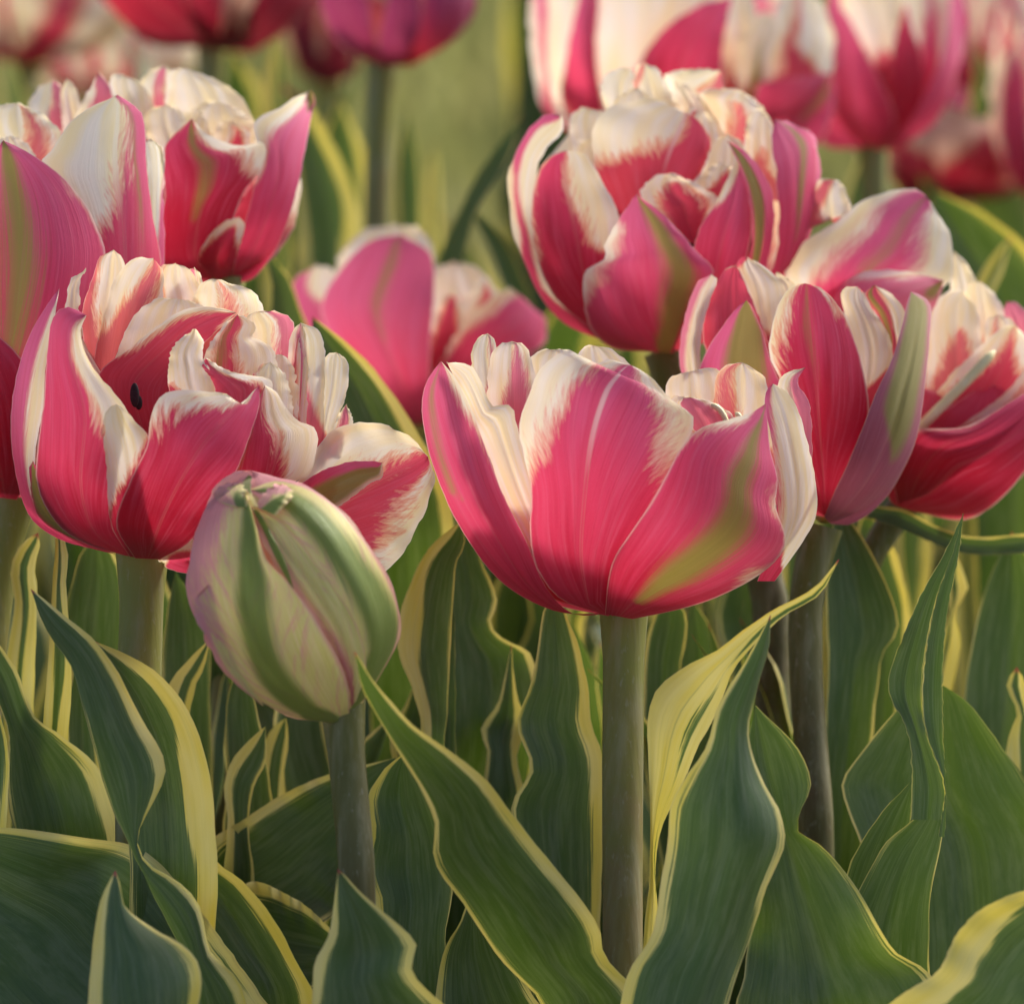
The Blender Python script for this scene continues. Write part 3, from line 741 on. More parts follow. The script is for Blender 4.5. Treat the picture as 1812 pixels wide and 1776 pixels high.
B.p('830,1192 660,1130 562,1000 538,850 545,700 520,580 494,430 530,330 572,220 650,150 722,140 762,200 852,172 946,196', '880,1195 900,1000 980,830 1070,680 1142,550 1197,430 1182,390 1092,320 1022,240 946,196', .95, [(0,-2,2),(.38,-1.4,1.4),(.48,-.85,1.1),(.6,-.62,.8),(.75,-.45,.62),(.9,-.35,.6),(1,-.35,.5)], None, M='780,1190 745,1000 750,830 772,550 840,350 946,196', tn=.62, rag=1.2, mf=.85)
B.p('840,1192 853,1050 880,960 960,840 1040,720 1092,620 1150,520 1220,450 1340,410 1420,388 1484,348', '950,1212 1150,1170 1300,1120 1450,1040 1540,960 1562,880 1522,760 1532,650 1502,540 1492,440 1484,348', 1.12, [(0,-2,2),(.3,-1.5,1.3),(.42,-1.35,.86),(.5,-1.3,1.2),(.6,-1.25,1.1),(.68,-1.1,.9),(.78,-.92,1.3),(.9,-.55,1.4),(1,-1.5,2)], [(0,2,-2),(.08,.0,.3),(.28,-.18,.52),(.6,-.06,.44),(.9,.0,.48),(1,.2,.4)], tn=.6, rag=.5, bl=20)

# ---------- right, the half open tulip
T = Plant('tulip', 'narrow half open coral pink tulip with olive sepals right behind the large central cup', TUL, 0.045, (1432, 1480))
T.stem('1455,930 1428,1050 1424,1180 1430,1330 1436,1480', 60, 68, M_STEMD)
T.leaf('1290,1850 1320,1700 1340,1500 1320,1350 1336,1248', '1720,1850 1645,1722 1582,1680 1540,1612 1500,1546 1445,1490 1410,1468 1434,1388 1408,1318 1336,1248', -0.024, 0.0, 0.05, f=-0.10, M='1480,1850 1450,1700 1400,1520 1360,1380 1336,1248', seed=9, red=0, rip=.08)
T.leaf('1450,1450 1465,1200 1462,1000 1482,890', '1530,1450 1545,1300 1562,1160 1590,1110 1572,1040 1532,960 1482,890', 0.058, 0.05, 0.10, seed=10, red=0)
T.leaf('1140,1350 1138,1180 1150,1110 1182,1050', '1210,1350 1206,1180 1216,1090 1182,1050', 0.06, 0.15, 0.1, seed=11)
T.leaf('1190,1350 1204,1150 1225,1060', '1290,1300 1268,1140 1252,1100 1225,1060', 0.08, 0.1, 0.1, seed=12)
B = Bloom(T, (1150, 320), 2.69, (830, 1600), (745, 900, 610, 740, 1300, 480), tone=.55)
B.shell((830, 1600), 520)
B.p('520,1400 250,1150 150,920 143,780 180,600 230,480 292,444', '620,1400 330,1100 245,880 250,700 290,560 322,470 292,444', .45, [(0,-2,2),(.2,-2,-.2),(.45,-2,-.5),(1,-2,-.2)], tn=.95)
B.p('420,1200 300,900 254,750 264,620 320,480 370,412 412,404', '660,1100 580,820 510,620 450,480 430,430 412,404', .30, [(0,-2,2),(.85,-2,2),(1,-.3,.5)], tn=.25)
B.p('480,1100 430,800 424,560 410,420 428,370 462,361', '760,1000 720,760 650,560 622,480 560,420 502,385 462,361', .12, [(0,-2,2),(.4,-1.2,.3),(.6,-2,-.9),(.9,-2,-.7),(1,-1,.8)], tn=.2)
B.p('600,760 615,600 622,500 598,440 604,434', '760,760 730,600 694,492 640,455 604,434', .02, None, nu=9)
B.p('900,1300 960,1050 955,800 930,640 908,545 930,505 990,504', '1000,1250 1080,1050 1155,850 1135,730 1055,600 1010,520 990,504', .42, [(0,-2,2),(.3,-.6,1.2),(.5,1.2,1.3),(.95,.9,1.4),(1,-.3,1)], tn=.2)
B.p('960,1300 1080,1000 1140,800 1085,650 1020,550 1067,494', '1080,1200 1200,900 1207,700 1212,620 1152,540 1067,494', .30, [(0,-2,2),(.4,-1.2,.8),(.7,-1.2,-.1),(1,-1,.5)], [(0,2,-2),(.6,-.9,-.5),(1,-.7,-.2)], tn=.2)
B.p('820,1590 600,1350 300,1130 232,930 270,810 340,700 410,610 460,568', '840,1600 740,1250 640,1000 592,900 560,800 522,680 482,590 460,568', .80, [(0,-2,2),(.97,-2,2)], [(0,2,-2),(.5,.2,.3),(.65,-.35,.8),(.85,-.4,1),(1,-.6,.8)], tn=.85)
B.p('825,1590 790,1400 660,1020 575,850 570,750 602,620 640,535 690,492 738,488', '850,1590 925,1400 1025,1200 1042,1050 1002,850 962,720 902,600 852,540 792,500 738,488', .98, [(0,-2,2),(.45,-1.6,2),(.6,-.95,1.5),(.8,-.62,.95),(.95,-.6,.9),(1,-.5,.8)], [(0,2,-2),(.5,.2,.0),(.75,-.12,-.02),(1,.05,.08)], M='838,1590 815,1300 790,1000 755,700 738,488', tn=.2)
B.p('830,1600 878,1480 940,1350 1010,1180 1080,1000 1152,850 1202,680 1222,590 1241,526', '860,1632 965,1632 1122,1510 1242,1300 1282,1170 1312,950 1332,750 1337,590 1302,550 1241,526', 1.12, [(0,-2,2),(1,-2,2)], [(0,2,-2),(.35,.4,.6),(.5,-.5,.75),(.75,-.8,.85),(.95,-.8,.7),(1,-.4,.2)], tn=.75, bl=15, rag=.6, pal='m', rib=(.1, .1, -14))

# ---------- far right, the open nodding tulip
T = Plant('tulip', 'open nodding tulip at the right edge with a rolled cream strip inside its red bowl', TUL, 0.075, (1500, 1250))
T.stem('1600,890 1570,935 1525,1020 1500,1250', 48, 54, M_STEMD)
T.leaf('1545,895 1600,902 1660,932 1725,950 1850,940', '1535,915 1600,938 1680,972 1740,982 1850,975', 0.07, 0.25, 0.0, f=-0.2, ext=False, seed=13, red=0)
T.leaf('1530,1080 1522,980 1516,925 1542,908', '1610,1100 1592,1000 1572,950 1542,908', 0.10, 0.3, 0.4, seed=14)
T.leaf('1630,1300 1655,1160 1680,1080 1668,1025 1690,980', '1670,1300 1700,1140 1690,1085 1714,1040 1690,980', 0.09, 0.6, 0.9, seed=15)
B = Bloom(T, (1150, 320), 2.69, (1230, 1520), (1450, 1050, 640, 560, 1500, 480), tone=.55)
B.p('1060,1000 1055,880 1080,740 1130,650 1152,612', '1180,1000 1160,820 1200,735 1214,650 1152,612', -.5, [(0,-2,2),(.4,-2,.1),(.75,-2,-.7),(1,-.2,.6)], tn=.6)
B.p('760,20 740,200 745,240 800,0 880,-5', '900,240 960,140 935,60 920,20 880,-5', -.6, [(0,-2,2),(.5,-2,-.5),(1,0,.4)])
B.p('1400,900 1425,600 1430,450 1445,335', '1640,900 1600,620 1545,460 1500,380 1445,335', -.45, [(0,-2,2),(.5,-.3,.2),(.8,1,-1)])
B.p('1480,1000 1490,800 1502,600 1520,490 1572,478', '1740,1000 1702,820 1692,640 1642,540 1572,478', -.30, [(0,-2,2),(.4,-.3,.5),(.7,1,-1)])
B.p('1680,1000 1705,800 1685,620 1702,572', '1900,1000 1860,800 1810,650 1760,590 1702,572', -.2, [(0,-2,2),(.8,-2,1.2),(1,-1,1)], tn=.8)
B.p('900,900 780,680 638,450 690,335 780,258 900,188 1000,100 1100,62 1265,36 1328,88', '1180,900 1200,680 1380,520 1442,450 1432,270 1402,200 1352,130 1328,88', .02, [(0,-2,2),(.2,-1.1,1),(.4,-.55,.62),(.65,-.55,.46),(.85,-.8,.42),(1,-1,.9)], [(0,2,-2),(.3,.2,.1),(.5,-.1,.02),(.9,-.12,.0),(1,0,0)], tn=.85, bl=60, sa=1.0)
B.p('960,900 870,680 835,540 895,470 1000,432 1150,424 1280,438 1398,474', '1250,900 1300,720 1350,610 1382,545 1398,474', .28, [(0,-2,2),(.5,-.9,2),(.75,-.5,2),(1,-.9,2)], [(0,2,-2),(.6,.9,.5),(.8,.3,.9),(1,.2,.8)], tn=1.0, bl=70)
B.p('1290,1250 1310,1000 1330,700 1365,570 1435,520 1495,523', '1580,1200 1600,900 1575,700 1552,600 1495,523', .10, [(0,-2,2),(.3,-1,.9),(.5,-.5,.6),(.68,.1,.35),(.8,1,-1)], tn=.25)
B.p('1510,1200 1560,950 1588,780 1606,660 1662,638', '1800,1200 1790,900 1765,760 1722,660 1662,638', .16, [(0,-2,2),(.4,-.9,.5),(.65,-.6,-.1),(1,-.3,-.2)], tn=.3)
B.p('1250,1330 1290,1150 1400,960 1560,800 1690,690 1745,690', '1640,1330 1760,1150 1860,950 1820,790 1745,690', .34, [(0,-2,2),(.45,-.75,.9),(.7,-.35,.4),(.9,-.2,.1),(1,0,.1)], tn=.15, bl=-40)
B.p('1300,1400 1340,1260 1500,1150 1700,1000 1850,800', '1700,1400 1900,1150 1960,950 1940,850 1850,800', .45, [(0,-2,2),(.5,-.6,1),(1,-.2,.6)], tn=.2, bl=-30)
B.rod('rolled_petal', '1270,1190 1370,1090 1500,960 1642,808', .62, 52, M_FILA)
B.p('1170,1545 1130,1500 1180,1380 1268,1188 1400,1184 1560,1160 1720,1070 1950,900', '1250,1572 1500,1612 1660,1525 1820,1340 1960,1150 2010,1000 1950,900', .90, [(0,-2,2),(1,-2,2)], tn=.1, bl=40, rag=.4)
B.p('1180,1540 1160,1400 1260,1200 1500,1170 1700,1060 1950,905', '1300,1500 1500,1350 1700,1200 1850,1050 1950,905', .97, [(0,-2,2),(.3,-1.1,2),(1,-1.06,2)], tn=.45, bl=30, rag=.4)
B.shell((1300, 1550), 560, 2, True)

# ---------- upper right, the full round double
T = Plant('tulip', 'full round double tulip with green midribs on its petals above the half open coral tulip', TUL, 0.082, (1365, 1400))
T.stem('1178,620 1210,720 1300,900 1355,1030 1364,1180 1365,1400', 66, 60, M_STEMD)
B = Bloom(T, (860, 0), 1.903, (600, 1195), (600, 660, 530, 545, 700, 430), tone=.5)
B.shell((600, 1195), 330)
B.p('400,560 415,420 384,310 398,258 440,232 472,231', '560,560 530,400 508,300 500,245 472,231', -.45, [(0,-2,2),(.4,-.4,.4),(.6,1,-1)], rag=1.6)
B.p('470,540 485,400 495,280 510,225 536,213', '680,540 650,380 612,290 582,240 536,213', -.35, [(0,-2,2),(.4,-1.2,-.2),(.7,-1.1,-.7),(1,-.5,.1)], rag=1.6)
B.p('570,540 600,400 608,310 604,252 700,233 792,238', '760,540 790,420 805,330 797,275 792,238', -.5, [(0,-2,2),(.5,0,1.5),(.8,.3,1.4),(1,.2,1.2)], tn=.4)
B.p('650,540 655,400 640,320 634,274', '820,560 805,460 742,350 695,298 634,274', -.22, [(0,-2,2),(.3,1,-1)], [(0,2,-2),(.5,-.1,-.1),(1,-.1,.05)])
B.p('690,620 705,480 728,365 720,312 800,298 852,303', '960,640 965,520 962,420 922,350 852,303', -.28, [(0,-2,2),(.4,-.2,.6),(.7,0,.3),(.85,1,-1)])
B.p('290,760 288,560 278,450 290,385 330,363 362,369', '440,720 430,520 420,420 395,385 362,369', -.2, [(0,-2,2),(.3,-.6,.5),(.5,1,-1)])
B.p('280,700 292,560 300,480 345,465 362,480', '400,720 390,600 375,520 362,480', .1, [(0,-2,2),(.3,1,-1)], nu=11)
B.p('400,640 415,500 420,400 440,330 500,300', '600,640 590,480 570,380 545,315 500,300', .02, [(0,-2,2),(.3,-.3,.8),(.5,.2,.5),(.8,1,-1)], rag=1.8, tn=.3)
B.p('350,620 362,500 368,430 395,395 420,400', '470,640 470,520 460,440 445,410 420,400', .2, [(0,-.6,.6),(.4,-.3,0),(.6,1,-1)], rag=1.8, tn=.3, nu=13)
B.p('640,600 650,470 662,400 690,370 716,372', '800,620 790,500 775,430 750,385 716,372', .22, [(0,-2,2),(.3,-.9,.9),(.6,-.8,-.2),(.85,-.6,-.3),(1,-.3,.2)], rag=1.6, tn=.25, nu=13)
B.p('840,620 870,480 880,400 905,370 930,380', '985,680 985,560 975,460 955,400 930,380', .1, [(0,-2,2),(.3,-.4,.4),(.5,0,.3),(.8,1,-1)], rag=1.6, tn=.25, nu=13)
B.p('700,700 735,610 760,560 790,545 805,560', '830,720 842,640 838,590 825,565 805,560', .5, [(0,-2,2),(.4,-.5,.8),(.7,0,.5),(1,1,0)], rag=1.8, tn=.3, nu=13)
B.p('480,860 415,680 366,560 358,450 398,372 480,343 570,333 662,376', '660,860 660,700 725,570 758,480 722,410 662,376', .35, [(0,-2,2),(.35,-1.4,2),(.52,-.5,1.6),(.7,.1,1.2),(.85,.05,.9),(1,-.1,.7)], None, M='560,860 570,700 600,560 640,460 662,376', tn=.4, mf=.8)
B.p('680,860 690,640 735,560 768,480 812,452', '900,860 902,700 885,560 862,480 812,452', .42, [(0,-2,2),(.35,-.9,1.2),(.55,.2,.9),(.75,.5,.7),(1,.4,.5)], tn=.6)
B.p('690,820 600,765 538,700 522,640 568,595 622,583', '720,825 750,740 784,672 745,640 692,610 622,583', .62, [(0,-1,1),(.3,-.75,.8),(.55,-.6,.65),(.75,-.1,.5),(.9,1,-1)], tn=.4, bl=-20)
B.blob('anther', 705, 815, .6, 24, 18, M_ANTHER)
B.p('400,1150 250,1080 158,950 90,770 73,620 98,520 148,430 198,390 252,387', '420,1150 260,1010 195,850 165,700 175,560 205,500 260,440 252,387', .62, [(0,-2,2),(.3,-2,-.3),(.5,-.5,.2),(.7,-.6,-.2),(.9,-2,-.5),(1,-2,.5)], tn=.65)
B.p('430,1160 240,1010 165,850 153,700 180,570 230,520 272,507', '560,1170 470,960 445,720 385,600 332,520 272,507', .76, [(0,-2,2),(.35,-2,1.5),(.5,-1.0,.35),(.75,-1.1,.0),(1,-.9,.1)], tn=.28)
B.p('860,960 950,930 985,800 978,600 962,460 972,403', '960,960 1060,850 1102,700 1112,500 1087,450 1032,415 972,403', .55, [(0,-2,2),(.8,-2,2),(1,-1,1)], [(0,2,-2),(.3,.2,.2),(.5,.0,.3),(.8,.25,.65),(1,.5,.6)], tn=.75)
B.p('960,1000 1040,820 1088,650 1072,500 1042,430 1082,438', '1010,960 1112,740 1127,600 1117,500 1106,455 1082,438', .48, [(0,-2,2),(.9,-2,2),(1,-.5,.9)], tn=.9)
B.p('690,1080 690,900 715,780 775,680 828,570 852,508', '850,1080 870,900 893,780 888,650 872,560 852,508', .78, [(0,-2,2),(.55,-1.5,2),(.75,-.5,1.2),(.9,0,.9),(1,.2,.8)], tn=.65)
B.p('800,1080 880,900 897,780 880,640 850,550 810,473', '860,1080 942,900 967,780 967,660 932,580 872,510 810,473', .86, [(0,-2,2),(.9,-2,2)], [(0,2,-2),(.2,-.7,.1),(.5,-.8,.1),(.9,-.8,.3),(1,-.5,.5)], tn=.7)
B.p('560,1185 420,1170 348,1100 328,1000 328,930 345,902 402,872 398,830 440,750 480,690 508,653', '630,1190 690,1050 730,980 768,912 722,860 642,770 572,700 528,672 508,653', 1.0, [(0,-2,2),(.35,-1.3,2),(.5,-.85,2),(.6,-.9,2),(.8,-.8,2),(1,-2,2)], [(0,-.5,.7),(.2,-.05,.75),(.5,.05,.6),(.8,-.05,.5),(1,-.2,.3)], M='600,1185 580,1050 590,900 562,780 508,653', tn=.8, rag=1.2)

# ---------- left edge
T = Plant('tulip', 'tall pink tulip cut by the left edge with a pointed olive ribbed front petal', TUL, 0.04, (-30, 1300))
T.stem('25,880 0,990 -30,1300', 66, 60)
T.leaf('30,1520 12,1400 14,1300 -8,1230 -60,1120 -80,1060', '215,1520 192,1405 170,1352 110,1302 60,1266 32,1190 0,1142 -80,1060', 0.01, 0.05, 0.22, f=-0.12, seed=16)
T.leaf('-60,1500 -40,1350 -30,1250 -60,1100 -70,1000', '10,1500 16,1340 -2,1255 -20,1180 -70,1000', 0.0, 0.0, 0.4, seed=17)
T.leaf('10,1180 26,1065 18,1005 40,960 68,942', '62,1180 66,1050 62,1005 72,960 68,942', 0.03, 0.75, 0.75, seed=18)
T.leaf('84,1180 93,1030 98,950 98,888', '128,1180 117,1040 120,985 110,935 98,888', 0.012, 0.6, 0.9, seed=19, red=.3)
B = Bloom(T, (0, 0), 2.0133, (40, 1760), (80, 1150, 530, 650, 1600, 430), tone=.55)
B.p('-100,700 -70,560 -42,420 8,374 62,369', '190,720 200,600 226,500 182,430 122,390 62,369', -.4, [(0,-2,2),(.3,-.2,.8),(.6,.2,.7),(.8,.25,.5),(1,.2,.3)], tn=.4)
B.p('-60,760 -25,620 -3,500 32,486', '160,760 140,600 112,530 72,494 32,486', .0, [(0,-2,2),(.3,1,-1)])
B.p('380,1300 500,1050 530,700 518,510 536,494', '440,1300 577,980 582,700 583,530 536,494', .55, [(0,-2,2),(.3,-.5,2),(.6,.2,1.6),(.85,1,1)], tn=.8, nu=11)
B.p('180,1500 250,1100 200,760 138,590 190,530 252,430 332,380 417,337', '380,1500 560,1010 572,930 542,750 522,600 511,420 462,365 417,337', .75, [(0,-2,2),(.3,-1.5,2),(.48,-.75,2),(.62,-.2,2),(.8,.2,2),(.95,.3,2),(1,-.5,2)], [(0,2,-2),(.4,.4,.2),(.6,.38,.46),(.95,.4,.5),(1,0,0)], M='280,1500 430,1100 430,800 410,600 420,450 417,337', tn=.55)
B.p('0,1750 -250,1500 -260,1100 -150,760 -60,600 11,501', '80,1760 300,1400 372,1100 376,900 322,760 262,670 172,590 77,530 11,501', 1.0, [(0,-2,2),(.6,-2,1.3),(.8,-2,1.0),(1,-2,2)], [(0,2,-2),(.4,-.1,.15),(.6,-.18,.22),(.85,-.25,.2),(1,-.4,.4)], tn=.62, rag=.5)
B.p('-20,1770 -200,1650 -280,1350 -230,1050', '60,1780 160,1600 120,1350 0,1200 -230,1050', 1.1, 'p', tn=.3)
B.p('40,1770 60,1650 130,1450 230,1250 330,1150', '120,1775 260,1650 330,1450 350,1300 330,1150', .6, 'p', tn=.2)

T = Plant('tulip', 'pale topped double tulip upper left with one long pointed pink petal flaring to the right', TUL, 0.08, (395, 1100))
T.stem('400,490 400,600 395,800 395,1100', 56, 56)
T.leaf('440,800 470,620 480,520 470,450', '560,800 560,640 530,540 505,480 470,450', 0.14, 0.1, 0.15, seed=20)
B = Bloom(T, (0, 0), 2.0133, (800, 1000), (600, 620, 530, 400, 700, 400), tone=.45)
B.shell((800, 1000), 420)
B.p('120,620 118,480 100,375 140,310 192,287', '290,600 262,460 242,340 212,300 192,287', -.3, [(0,-2,2),(.4,-.5,1),(.7,.2,.9),(1,-.2,.8)], tn=.7)
B.p('210,620 222,450 214,335 242,278', '320,600 302,440 272,320 242,278', -.2, [(0,-2,2),(.4,-.5,.4),(.7,1,-1)])
B.p('200,700 240,500 285,380 330,300 352,258', '430,640 410,480 402,350 386,300 352,258', .0, [(0,-2,2),(.5,-.7,2),(.8,-.3,1.4),(1,-1,1)], [(0,2,-2),(.9,1,0),(1,-.6,.6)], tn=.6)
B.p('410,600 418,420 389,305 408,264 452,274', '600,600 562,420 522,320 492,290 452,274', -.35, [(0,-2,2),(.4,1,-1)])
B.p('500,600 502,420 490,305 530,254 582,238', '690,600 652,420 622,300 602,245 582,238', -.45, [(0,-2,2),(.4,-.6,.6),(.7,-.2,.3),(1,-.5,.5)], tn=.7)
B.p('540,640 570,480 592,330 602,262 640,243 682,253', '910,660 912,520 906,440 862,350 782,290 682,253', -.25, [(0,-2,2),(.3,1,-1)])
B.p('640,640 660,480 682,400 742,360 792,368', '890,640 886,510 902,440 852,390 792,368', .05, [(0,-2,2),(.3,.2,.9),(.55,.5,.75),(.7,1,-1)])
B.p('730,640 762,500 782,440 830,428', '880,640 892,510 886,470 830,428', .18, [(0,-2,2),(.3,-.5,.8),(.6,0,.6),(.8,.1,.3),(1,1,-1)], tn=.3)
B.p('600,640 610,500 630,420 690,385 720,400', '790,640 760,520 745,450 720,400', .12, [(0,-2,2),(.3,1,-1)], nu=11)
B.p('560,740 562,600 520,470 520,400 592,373', '720,700 692,520 662,430 642,390 592,373', .3, [(0,-2,2),(.3,-.4,.5),(.5,1,-1)])
B.p('700,1010 500,960 420,800 460,620', '800,1010 700,800 620,680 460,620', .4, 'p', tn=.2)
B.p('740,990 800,900 820,800 860,720 900,660', '850,990 960,900 990,760 960,680 900,660', .5, 'p', tn=.15)
B.p('790,1000 835,900 885,750 902,680 932,560 906,440 1000,380 1060,345 1110,323', '830,1012 905,990 992,870 1052,700 1083,560 1112,400 1124,360 1110,323', .84, [(0,-2,2),(.4,-1.2,2),(.55,-.8,2),(.75,-.3,2),(.92,.1,2),(1,-1,2)], [(0,2,-2),(.85,1,.5),(.93,.2,.9),(1,-1,1)], tn=.72)
B.p('700,990 575,950 583,700 588,520 630,470 684,423', '760,990 825,800 872,680 932,600 942,510 852,520 762,490 712,460 684,423', .92, [(0,-2,2),(.4,-1.5,1.5),(.55,-1.5,.75),(.75,-1.3,.35),(.92,-.9,.3),(1,-1,1)], [(0,2,-2),(.35,-.15,-.1),(.5,-.3,-.05),(.8,-.25,.02),(1,-.3,.3)], tn=.22)
B.p('780,1004 708,930 738,850 800,790 852,773', '830,1006 838,930 862,850 872,800 852,773', 1.0, [(0,-2,2),(.5,-.8,1),(.75,-.3,.5),(1,1,-1)], tn=.15)

# ---------- middle distance, soft pink one between the front pair
T = Plant('tulip', 'soft focus pink tulip low between the wide open tulip and the large central cup', TUL, 0.185, (742, 1000))
T.stem('742,740 742,830 742,1000', 52, 52)
T.leaf('640,900 600,720 560,630 552,560', '800,900 745,775 690,690 630,620 552,560', 0.075, 0.0, 0.3, seed=21)
T.leaf('925,640 880,480 850,410 826,364', '965,640 922,480 882,410 826,364', 0.23, 0.1, 0.1, seed=22)
T.leaf('760,640 770,480 800,400 850,300 925,205', '815,640 820,480 842,380 892,300 925,205', 0.22, 0.05, 0.1, seed=23)
T.leaf('780,1350 790,1100 800,960 835,895', '955,1350 942,1160 890,1130 869,1102 881,1062 852,990 835,895', 0.05, 0.0, 0.16, seed=24, rip=.1)
T.leaf('735,1340 745,1290 728,1215 704,1150 708,1090 735,1010 768,960 816,922', '785,1340 792,1250 797,1150 802,1060 807,1000 822,962 816,922', 0.035, 0.75, 0.08, f=-.25, seed=25, red=.4)
T.leaf('760,1450 770,1250 788,1150 804,1065', '806,1450 806,1250 805,1150 804,1065', 0.042, 0.0, 0.05, seed=26, red=0)
B = Bloom(T, (0, 0), 1.0, (742, 752), (735, 570, 235, 185, 400, 170), tone=.85)
B.shell((742, 752), 460)
B.p('640,640 590,540 600,455 648,407 702,399', '780,640 770,520 766,440 742,405 702,399', -.2, [(0,-2,2),(.3,-.5,.5),(.5,1,-1)])
B.p('720,700 740,560 765,480 802,463', '880,700 890,600 892,540 852,480 802,463', .0, [(0,-2,2),(.3,-.6,.8),(.6,-.4,.2),(.8,1,-1)])
B.p('700,720 580,620 503,560 518,500 560,468', '720,720 640,620 610,520 590,480 560,468', .5, [(0,-2,2),(.6,-2,1),(.8,-1.5,-.2),(1,-.5,-.5)])
B.p('735,752 780,640 832,560 900,510 932,538', '760,750 810,690 902,632 962,610 967,570 932,538', .6, [(0,-2,2),(.4,-.9,2),(.7,-.7,2),(1,-.6,1.5)], tn=.6)
B.p('740,740 775,640 800,560 840,505 862,500', '790,740 850,660 885,600 890,540 862,500', .4, [(0,-2,2),(.5,-.8,.9),(.75,-.2,.7),(1,0,.3)], tn=.4)
B.p('735,740 760,640 772,560 790,520 806,525', '790,740 815,660 825,600 822,550 806,525', .5, [(0,-2,2),(.6,-1,.5),(1,-.5,.2)], tn=.5)
B.p('745,752 800,690 860,650 920,640 950,618', '760,755 830,715 890,690 935,660 950,618', .7, 'p', tn=.6)
B.p('735,755 655,680 588,600 568,540 608,470 658,425 712,416', '760,740 762,600 768,520 762,450 712,416', .95, 'p', [(0,2,-2),(.4,.05,.0),(.6,-.08,.1),(.95,-.1,.12),(1,0,0)], tn=.95, rag=.3)

# ---------- top right, behind the round double
T = Plant('tulip', 'blurred tall pink and white tulip cut by the top edge behind the round double', TUL, 0.26, (1180, 900))
T.stem('1180,220 1190,400 1185,900', 52, 52)
B = Bloom(T, (860, 0), 1.903, (640, 470), (660, 120, 510, 380, 900, 420), tone=.7)
B.shell((640, 470), -160)
B.p('860,420 770,300 782,150 800,0 862,-80', '980,420 962,280 932,150 902,0 862,-80', .46, [(0,-2,2),(.3,-.5,.2),(.5,1,-1)])
B.p('900,380 935,280 960,150 980,20 1042,-60', '1130,380 1162,260 1172,120 1122,0 1042,-60', .52, [(0,-2,2),(.3,-.6,.6),(.5,-.6,-.2),(.7,-.2,.1),(1,0,.2)], tn=.2)
B.p('850,420 840,200 850,120 900,60 950,40', '960,420 960,200 980,120 970,70 950,40', .58, [(0,-2,2),(.35,-.2,.5),(.55,1,-1)], [(0,2,-2),(.2,-.5,.5),(.45,0,.5),(.7,.3,.4),(1,1,0)])
B.p('560,470 360,470 200,380 150,150 153,-60 200,-170', '600,470 340,420 300,300 290,150 310,0 200,-170', .7, [(0,-2,2),(.3,-2,-.5),(.5,-.7,-.2),(.8,-.8,-.3),(1,-2,0)], tn=.75)
B.p('580,470 330,440 255,350 270,200 312,0 372,-160', '620,470 420,420 385,300 370,150 380,0 372,-160', .8, 'p', tn=.7)
B.p('600,470 400,420 360,200 355,0 420,-160 520,-190', '700,460 640,330 640,200 720,80 780,0 760,-120 520,-190', .72, [(0,-2,2),(.3,-.6,.8),(.5,1,-1)])
B.p('560,470 500,360 530,190 620,80 740,10 828,-8', '760,470 790,320 798,150 815,60 828,-8', .95, 'p', tn=.5, dt=20)
B.p('760,480 900,420 912,290 1020,263 1168,247', '900,500 1110,490 1155,420 1175,330 1168,247', .85, 'p', [(0,2,-2),(.5,.3,.3),(.8,.2,.6),(1,0,.4)], tn=.6)

T = Plant('tulip', 'blurred slender pink tulip with red flames at top right beside the cut off pair', TUL, 0.29, (1545, 900))
T.stem('1545,255 1548,400 1545,900', 46, 46)
B = Bloom(T, (860, 0), 1.903, (1300, 505), (1360, 200, 240, 310, 1100, 220), tone=.75)
B.shell((1330, 500), -120)
B.p('1300,400 1280,200 1200,50 1180,-60 1255,-110', '1420,400 1400,200 1410,50 1372,-60 1255,-110', .4, [(0,-2,2),(.35,-.6,.6),(.5,1,-1)])
B.p('1400,450 1450,300 1430,150 1400,20 1475,-110', '1500,420 1522,320 1552,150 1575,0 1475,-110', .5, [(0,-2,2),(.4,-.7,.6),(.7,-.1,.3),(1,0,.2)])
B.p('1300,490 1360,380 1365,200 1392,80 1412,10', '1400,480 1470,330 1470,200 1436,100 1412,10', .75, 'p', tn=.15)
B.p('1280,505 1128,480 1158,250 1148,50 1160,-40 1205,-100', '1340,500 1376,400 1305,230 1242,100 1190,0 1205,-100', .95, 'p', tn=.8)
B.p('1320,508 1440,390 1530,200 1562,0 1575,-100', '1390,500 1520,405 1594,220 1622,50 1575,-100', .95, [(0,-2,2),(.5,-1,2),(1,-.9,2)], tn=.85)

# ---------- top left pair
T = Plant('tulip', 'blurred dark red tulip cut by the top edge above the pale topped double', TUL, 0.36, (372, 700))
T.stem('375,70 375,250 372,700', 46, 46)
B = Bloom(T, (0, 0), 2.0133, (750, 180), (720, -60, 410, 250, 900, 300), 'd', tone=.4)
B.shell((750, 180), -200)
B.p('700,170 540,160 420,60 330,-60 350,-180', '800,175 780,50 620,-80 500,-150 350,-180', .9, 'p', tn=.4)
B.p('740,175 690,100 660,0 700,-160', '880,170 910,60 870,-60 700,-160', 1.0, 'p', tn=.1)
B.p('770,175 790,60 800,-40 850,-140', '850,175 880,60 920,-40 850,-140', 1.06, [(0,-2,2),(.25,-.5,.4),(.5,-.2,0),(1,0,.1)], nu=9)
B.p('760,180 830,90 880,0 1010,-160', '900,190 1060,80 1140,-20 1010,-160', .9, 'p', tn=.2)

